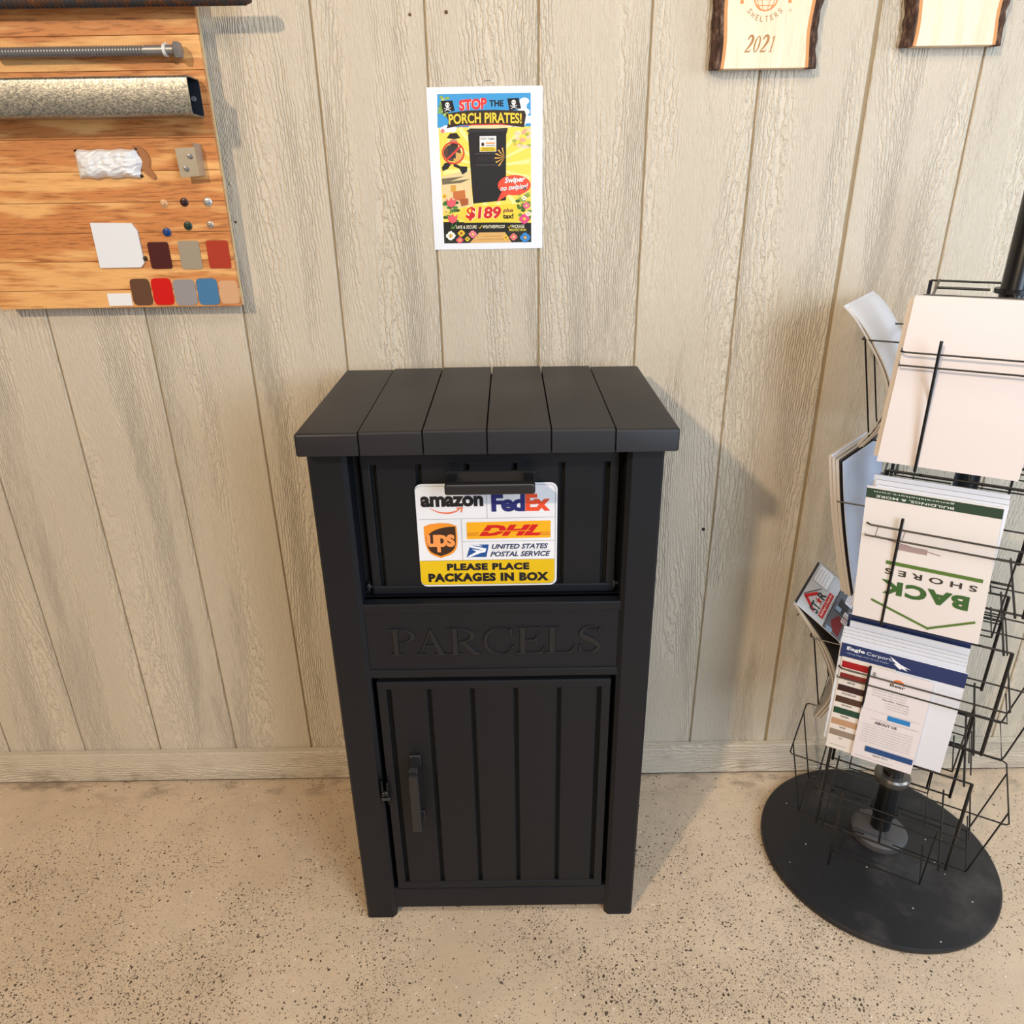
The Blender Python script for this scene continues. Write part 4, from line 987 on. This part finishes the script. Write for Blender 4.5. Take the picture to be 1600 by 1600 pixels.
# flat(ish) papers in the front pockets: board with a in x, z up, front at b
def sheet(a0, a1, z0, z1, b, th, m, medge=None, bow=.0, leanb=0.0, sl=0.0):
    V = []; F = []; N = 6
    for j in range(N+1):
        t = j/N; z = lerp(z0, z1, t); bb = b+bow*sin(pi*t)+leanb*t
        for a in (a0, a1):
            V += [(a+sl*t, -bb, z), (a+sl*t, -(bb-th), z)]
    Fe = []
    for j in range(N):
        k = j*4; F += [(k, k+2, k+6, k+4), (k+1, k+5, k+7, k+3)]; Fe += [(k, k+4, k+5, k+1), (k+2, k+3, k+7, k+6)]
    Fe += [(0,1,3,2), (N*4, N*4+2, N*4+3, N*4+1)]
    g = G(); g.add(V, F, m); g.add(V, Fe, medge or m); return g
def smap(a0, a1, z0, z1, b, bow=0, leanb=0, sl=0):
    def f(u, v, h): return (lerp(a0, a1, u)+sl*v, -(b+bow*sin(pi*v)+leanb*v+h+.0003), lerp(z0, z1, v))
    return f
# top front pocket: blank backed magazines
thing_at(sheet(-.158, .058, 1.012, 1.285, .158, .008, CP, TP, .004, -.01, .008), 'magazine', 'cream magazine with tan page edges in the top front pocket', 'magazine', 'magazines in the top front pocket')
thing_at(sheet(-.150, .062, 1.008, 1.290, .176, .009, paper('pinkish', (236,226,224)), CP, .006, -.02, .008), 'magazine', 'plain off-white magazine frontmost in the top front pocket', 'magazine', 'magazines in the top front pocket')
# second front pocket: upside-down magazine and white sheets behind
for i in range(3):
    thing_at(sheet(-.146+.004*i, .064, .70, .975-.006*i, .152+.010*i, .0030, WP, GP, .003, .0, -.004), 'magazine', ['white sheet stack rearmost behind the green striped magazine', 'white sheet stack in the middle behind the green striped magazine', 'white sheet stack directly behind the green striped magazine'][i], 'magazine', 'white magazines behind the green striped one')
A = (-.140, .070, .6960, .9600, .180, .004, .0, -.017)
mg = thing_at(sheet(A[0],A[1],A[2],A[3],A[4],.006,paper('ivory', (234,226,222)),WP,.004,0,-.017), 'magazine', 'white magazine placed upside down with green stripes and large green letters', 'magazine', 'magazines in the second front pocket')
pr = Print(smap(A[0],A[1],A[2],A[3],A[4],.004,0,-.017), 2e-4)
def N2(x, y): return x, y
pr.rect(0,.925,1,.992,(44,66,48),1)
flip = lambda cu, cv: (lambda u, v: (2*cu-u, 2*cv-v))
pr.text('sheds, GARAGES, CARPORTS, BUILDINGS, & MORE', .04,.96,.930,.952,(226,230,222),2,xf=flip(.5,.941)) if False else None
pr.text('BUILDINGS, & MORE', .08,.66,.934,.954,(226,230,222),2,bold=.01,xf=flip(.37,.944)); pr.text('generalshelters.com', .06,.66,.966,.982,(226,230,222),2,xf=flip(.36,.974))
for x in (.13,.34): pr.line([(x,.72+.02),(x-.02,.66)],.006,(150,140,140),1)
pr.line([(.11,.66),(.28,.635),(.62,.60)],.006,(160,120,130),1); pr.rect(.30,.585,.52,.625,(170,146,144),1)
pr.rect(.22,.465,.95,.492,(90,120,50),1)
pr.text('SHORES', .22,.92,.39,.435,(60,54,50),2,bold=.02,space=1.6,xf=flip(.57,.4125))
pr.text('BACK', .20,.88,.235,.345,(62,100,48),2,bold=.05,space=1.15,xf=flip(.54,.29))
pr.line([(.14,.165),(.62,.03)],.018,(90,120,50),1,); pr.line([(.95,.165),(.60,.03)],.018,(90,120,50),1)
pr.build('magazine_print', mg)
# third front pocket: navy carport brochures, colour chart, white leaflet
NV = paper('navy', (30,44,86))
for i in range(2):
    thing_at(sheet(-.142+.006*i, .070, .395, .676-.010*i, .142+.010*i, .003, [NV, WP][i], WP, .004, 0, -.006), 'brochure', ['rearmost navy brochure in the third front pocket', 'white brochure pages behind the navy header brochure'][i], 'brochure', 'carport brochures in the third front pocket')
for i in range(4):
    thing_at(sheet(-.147, .068, .395, .6550-.0055*i, .158+.0040*i, .0015, WP, GP, .004, 0, -.004), 'brochure', ['white brochure edge highest of four in the navy brochure stack', 'white brochure edge second highest in the navy brochure stack', 'white brochure edge third highest in the navy brochure stack', 'white brochure edge just behind the navy header'][i], 'brochure', 'carport brochures in the third front pocket')
A = (-.148, .068, .3950, .6300, .1790)
eb = thing_at(sheet(*A, .0030, WP, WP, .004), 'brochure', 'frontmost carport brochure with navy header and white eagle', 'brochure', 'carport brochures in the third front pocket')
pr = Print(smap(*A, .004), 2e-4)
pr.rect(0,.868,1,1.0,NVc := (38,52,98),1,1,3)
pr.text('Eagle', .05,.20,.935,.975,(240,242,248),2,bold=.03); pr.text('Carports', .215,.44,.932,.970,(226,230,240),2); pr.text('Flying High with Great Deals!', .06,.40,.905,.920,(190,200,220),2)
pr.poly([(.40,.985),(.50,.93),(.585,.905),(.53,.91),(.56,.885),(.50,.90),(.46,.925)],(240,242,248),3); pr.poly([(.44,.925),(.52,.915),(.50,.885)],(240,242,248),3)
pr.build('brochure_print', eb)
A = (-.1405, -.045, .3770, .6010, .1835)
cc_ = thing_at(sheet(*A, .0012, CP, CP, .001, 0, -.002), 'colour_chart', 'narrow colour chart with seven bands from red to clay', 'leaflet', 'leaflets in the third front pocket')
pr = Print(smap(*A, .001, 0, -.002), 2e-4)
ch_ = [((166,24,26),'CARDINAL RED'),((134,46,38),'BARN RED'),((58,28,26),'VINTAGE BURGUNDY'),((78,52,36),'EARTH BROWN'),((34,70,52),'EVERGREEN'),((190,148,114),'HARVEST'),((150,132,116),'CLAY')]
for i, (c, nme) in enumerate(ch_):
    v1 = .962-i*.1235; pr.poly([(.02,v1-.066),(.60,v1-.066),(.60,v1),(.02,v1)], c, 1)
    pr.text(nme, .26-.009*len(nme), .26+.009*len(nme), v1-.098, v1-.080, (60,56,58), 1, bold=.01)
pr.rect(.06,.045,.40,.049,(150,146,144),1)
pr.build('chart_print', cc_)
A = (-.0905, .0200, .3760, .5980, .1880)
wl = thing_at(sheet(*A, .0012, paper('leaflet', (232,224,226)), CP, .0005), 'leaflet', 'white leaflet with blue blocks and fine text beside the colour chart', 'leaflet', 'leaflets in the third front pocket')
pr = Print(smap(*A, .0005), 2e-4)
pr.text('NEW!', -.05,.05,-.016,.016,(50,70,74),1,bold=.02,xf=lambda u, v: (.09-v*2.0*.9, .93+u*.45))
pr.ring(.48,.885,.10,.05,.022,(236,120,50),1,16,0,pi); pr.text('Bear', .36,.60,.855,.885,(50,46,50),1,bold=.02)
for k in range(4): pr.text('financing made simple with options', .12,.66,.80-k*.028,.812-k*.028,(110,106,112),1)
pr.text('Flexible Options', .30,.72,.690,.706,(60,56,64),1,bold=.015)
for k in range(3): pr.text('a rate to fit your budget', .36,.74,.665-k*.026,.677-k*.026,(120,116,120),1)
pr.line([(.06,.56),(.95,.56)],.0025,(170,160,160),1); pr.rect(.44,.50,.80,.55,(40,130,196),1); pr.line([(.18,.475),(.95,.475)],.003,(150,120,124),1)
pr.text('ABOUT US', .26,.62,.425,.455,(50,50,66),1,bold=.02)
for k in range(8): pr.text('we help customers own the building they need today', .08,.90,.395-k*.027,.405-k*.027,(120,112,122),1)
pr.rect(.20,.105,.98,.165,(38,74,128),1); pr.text('Apply Now', .34,.60,.07,.09,(50,50,60),1,bold=.01); pr.line([(.05,.035),(.7,.035)],.003,(150,146,150),1)
tag(pr.build('leaflet_print', wl), kind='stuff')
for o in bpy.data.objects:
    if '_org' in o: del o['_org']
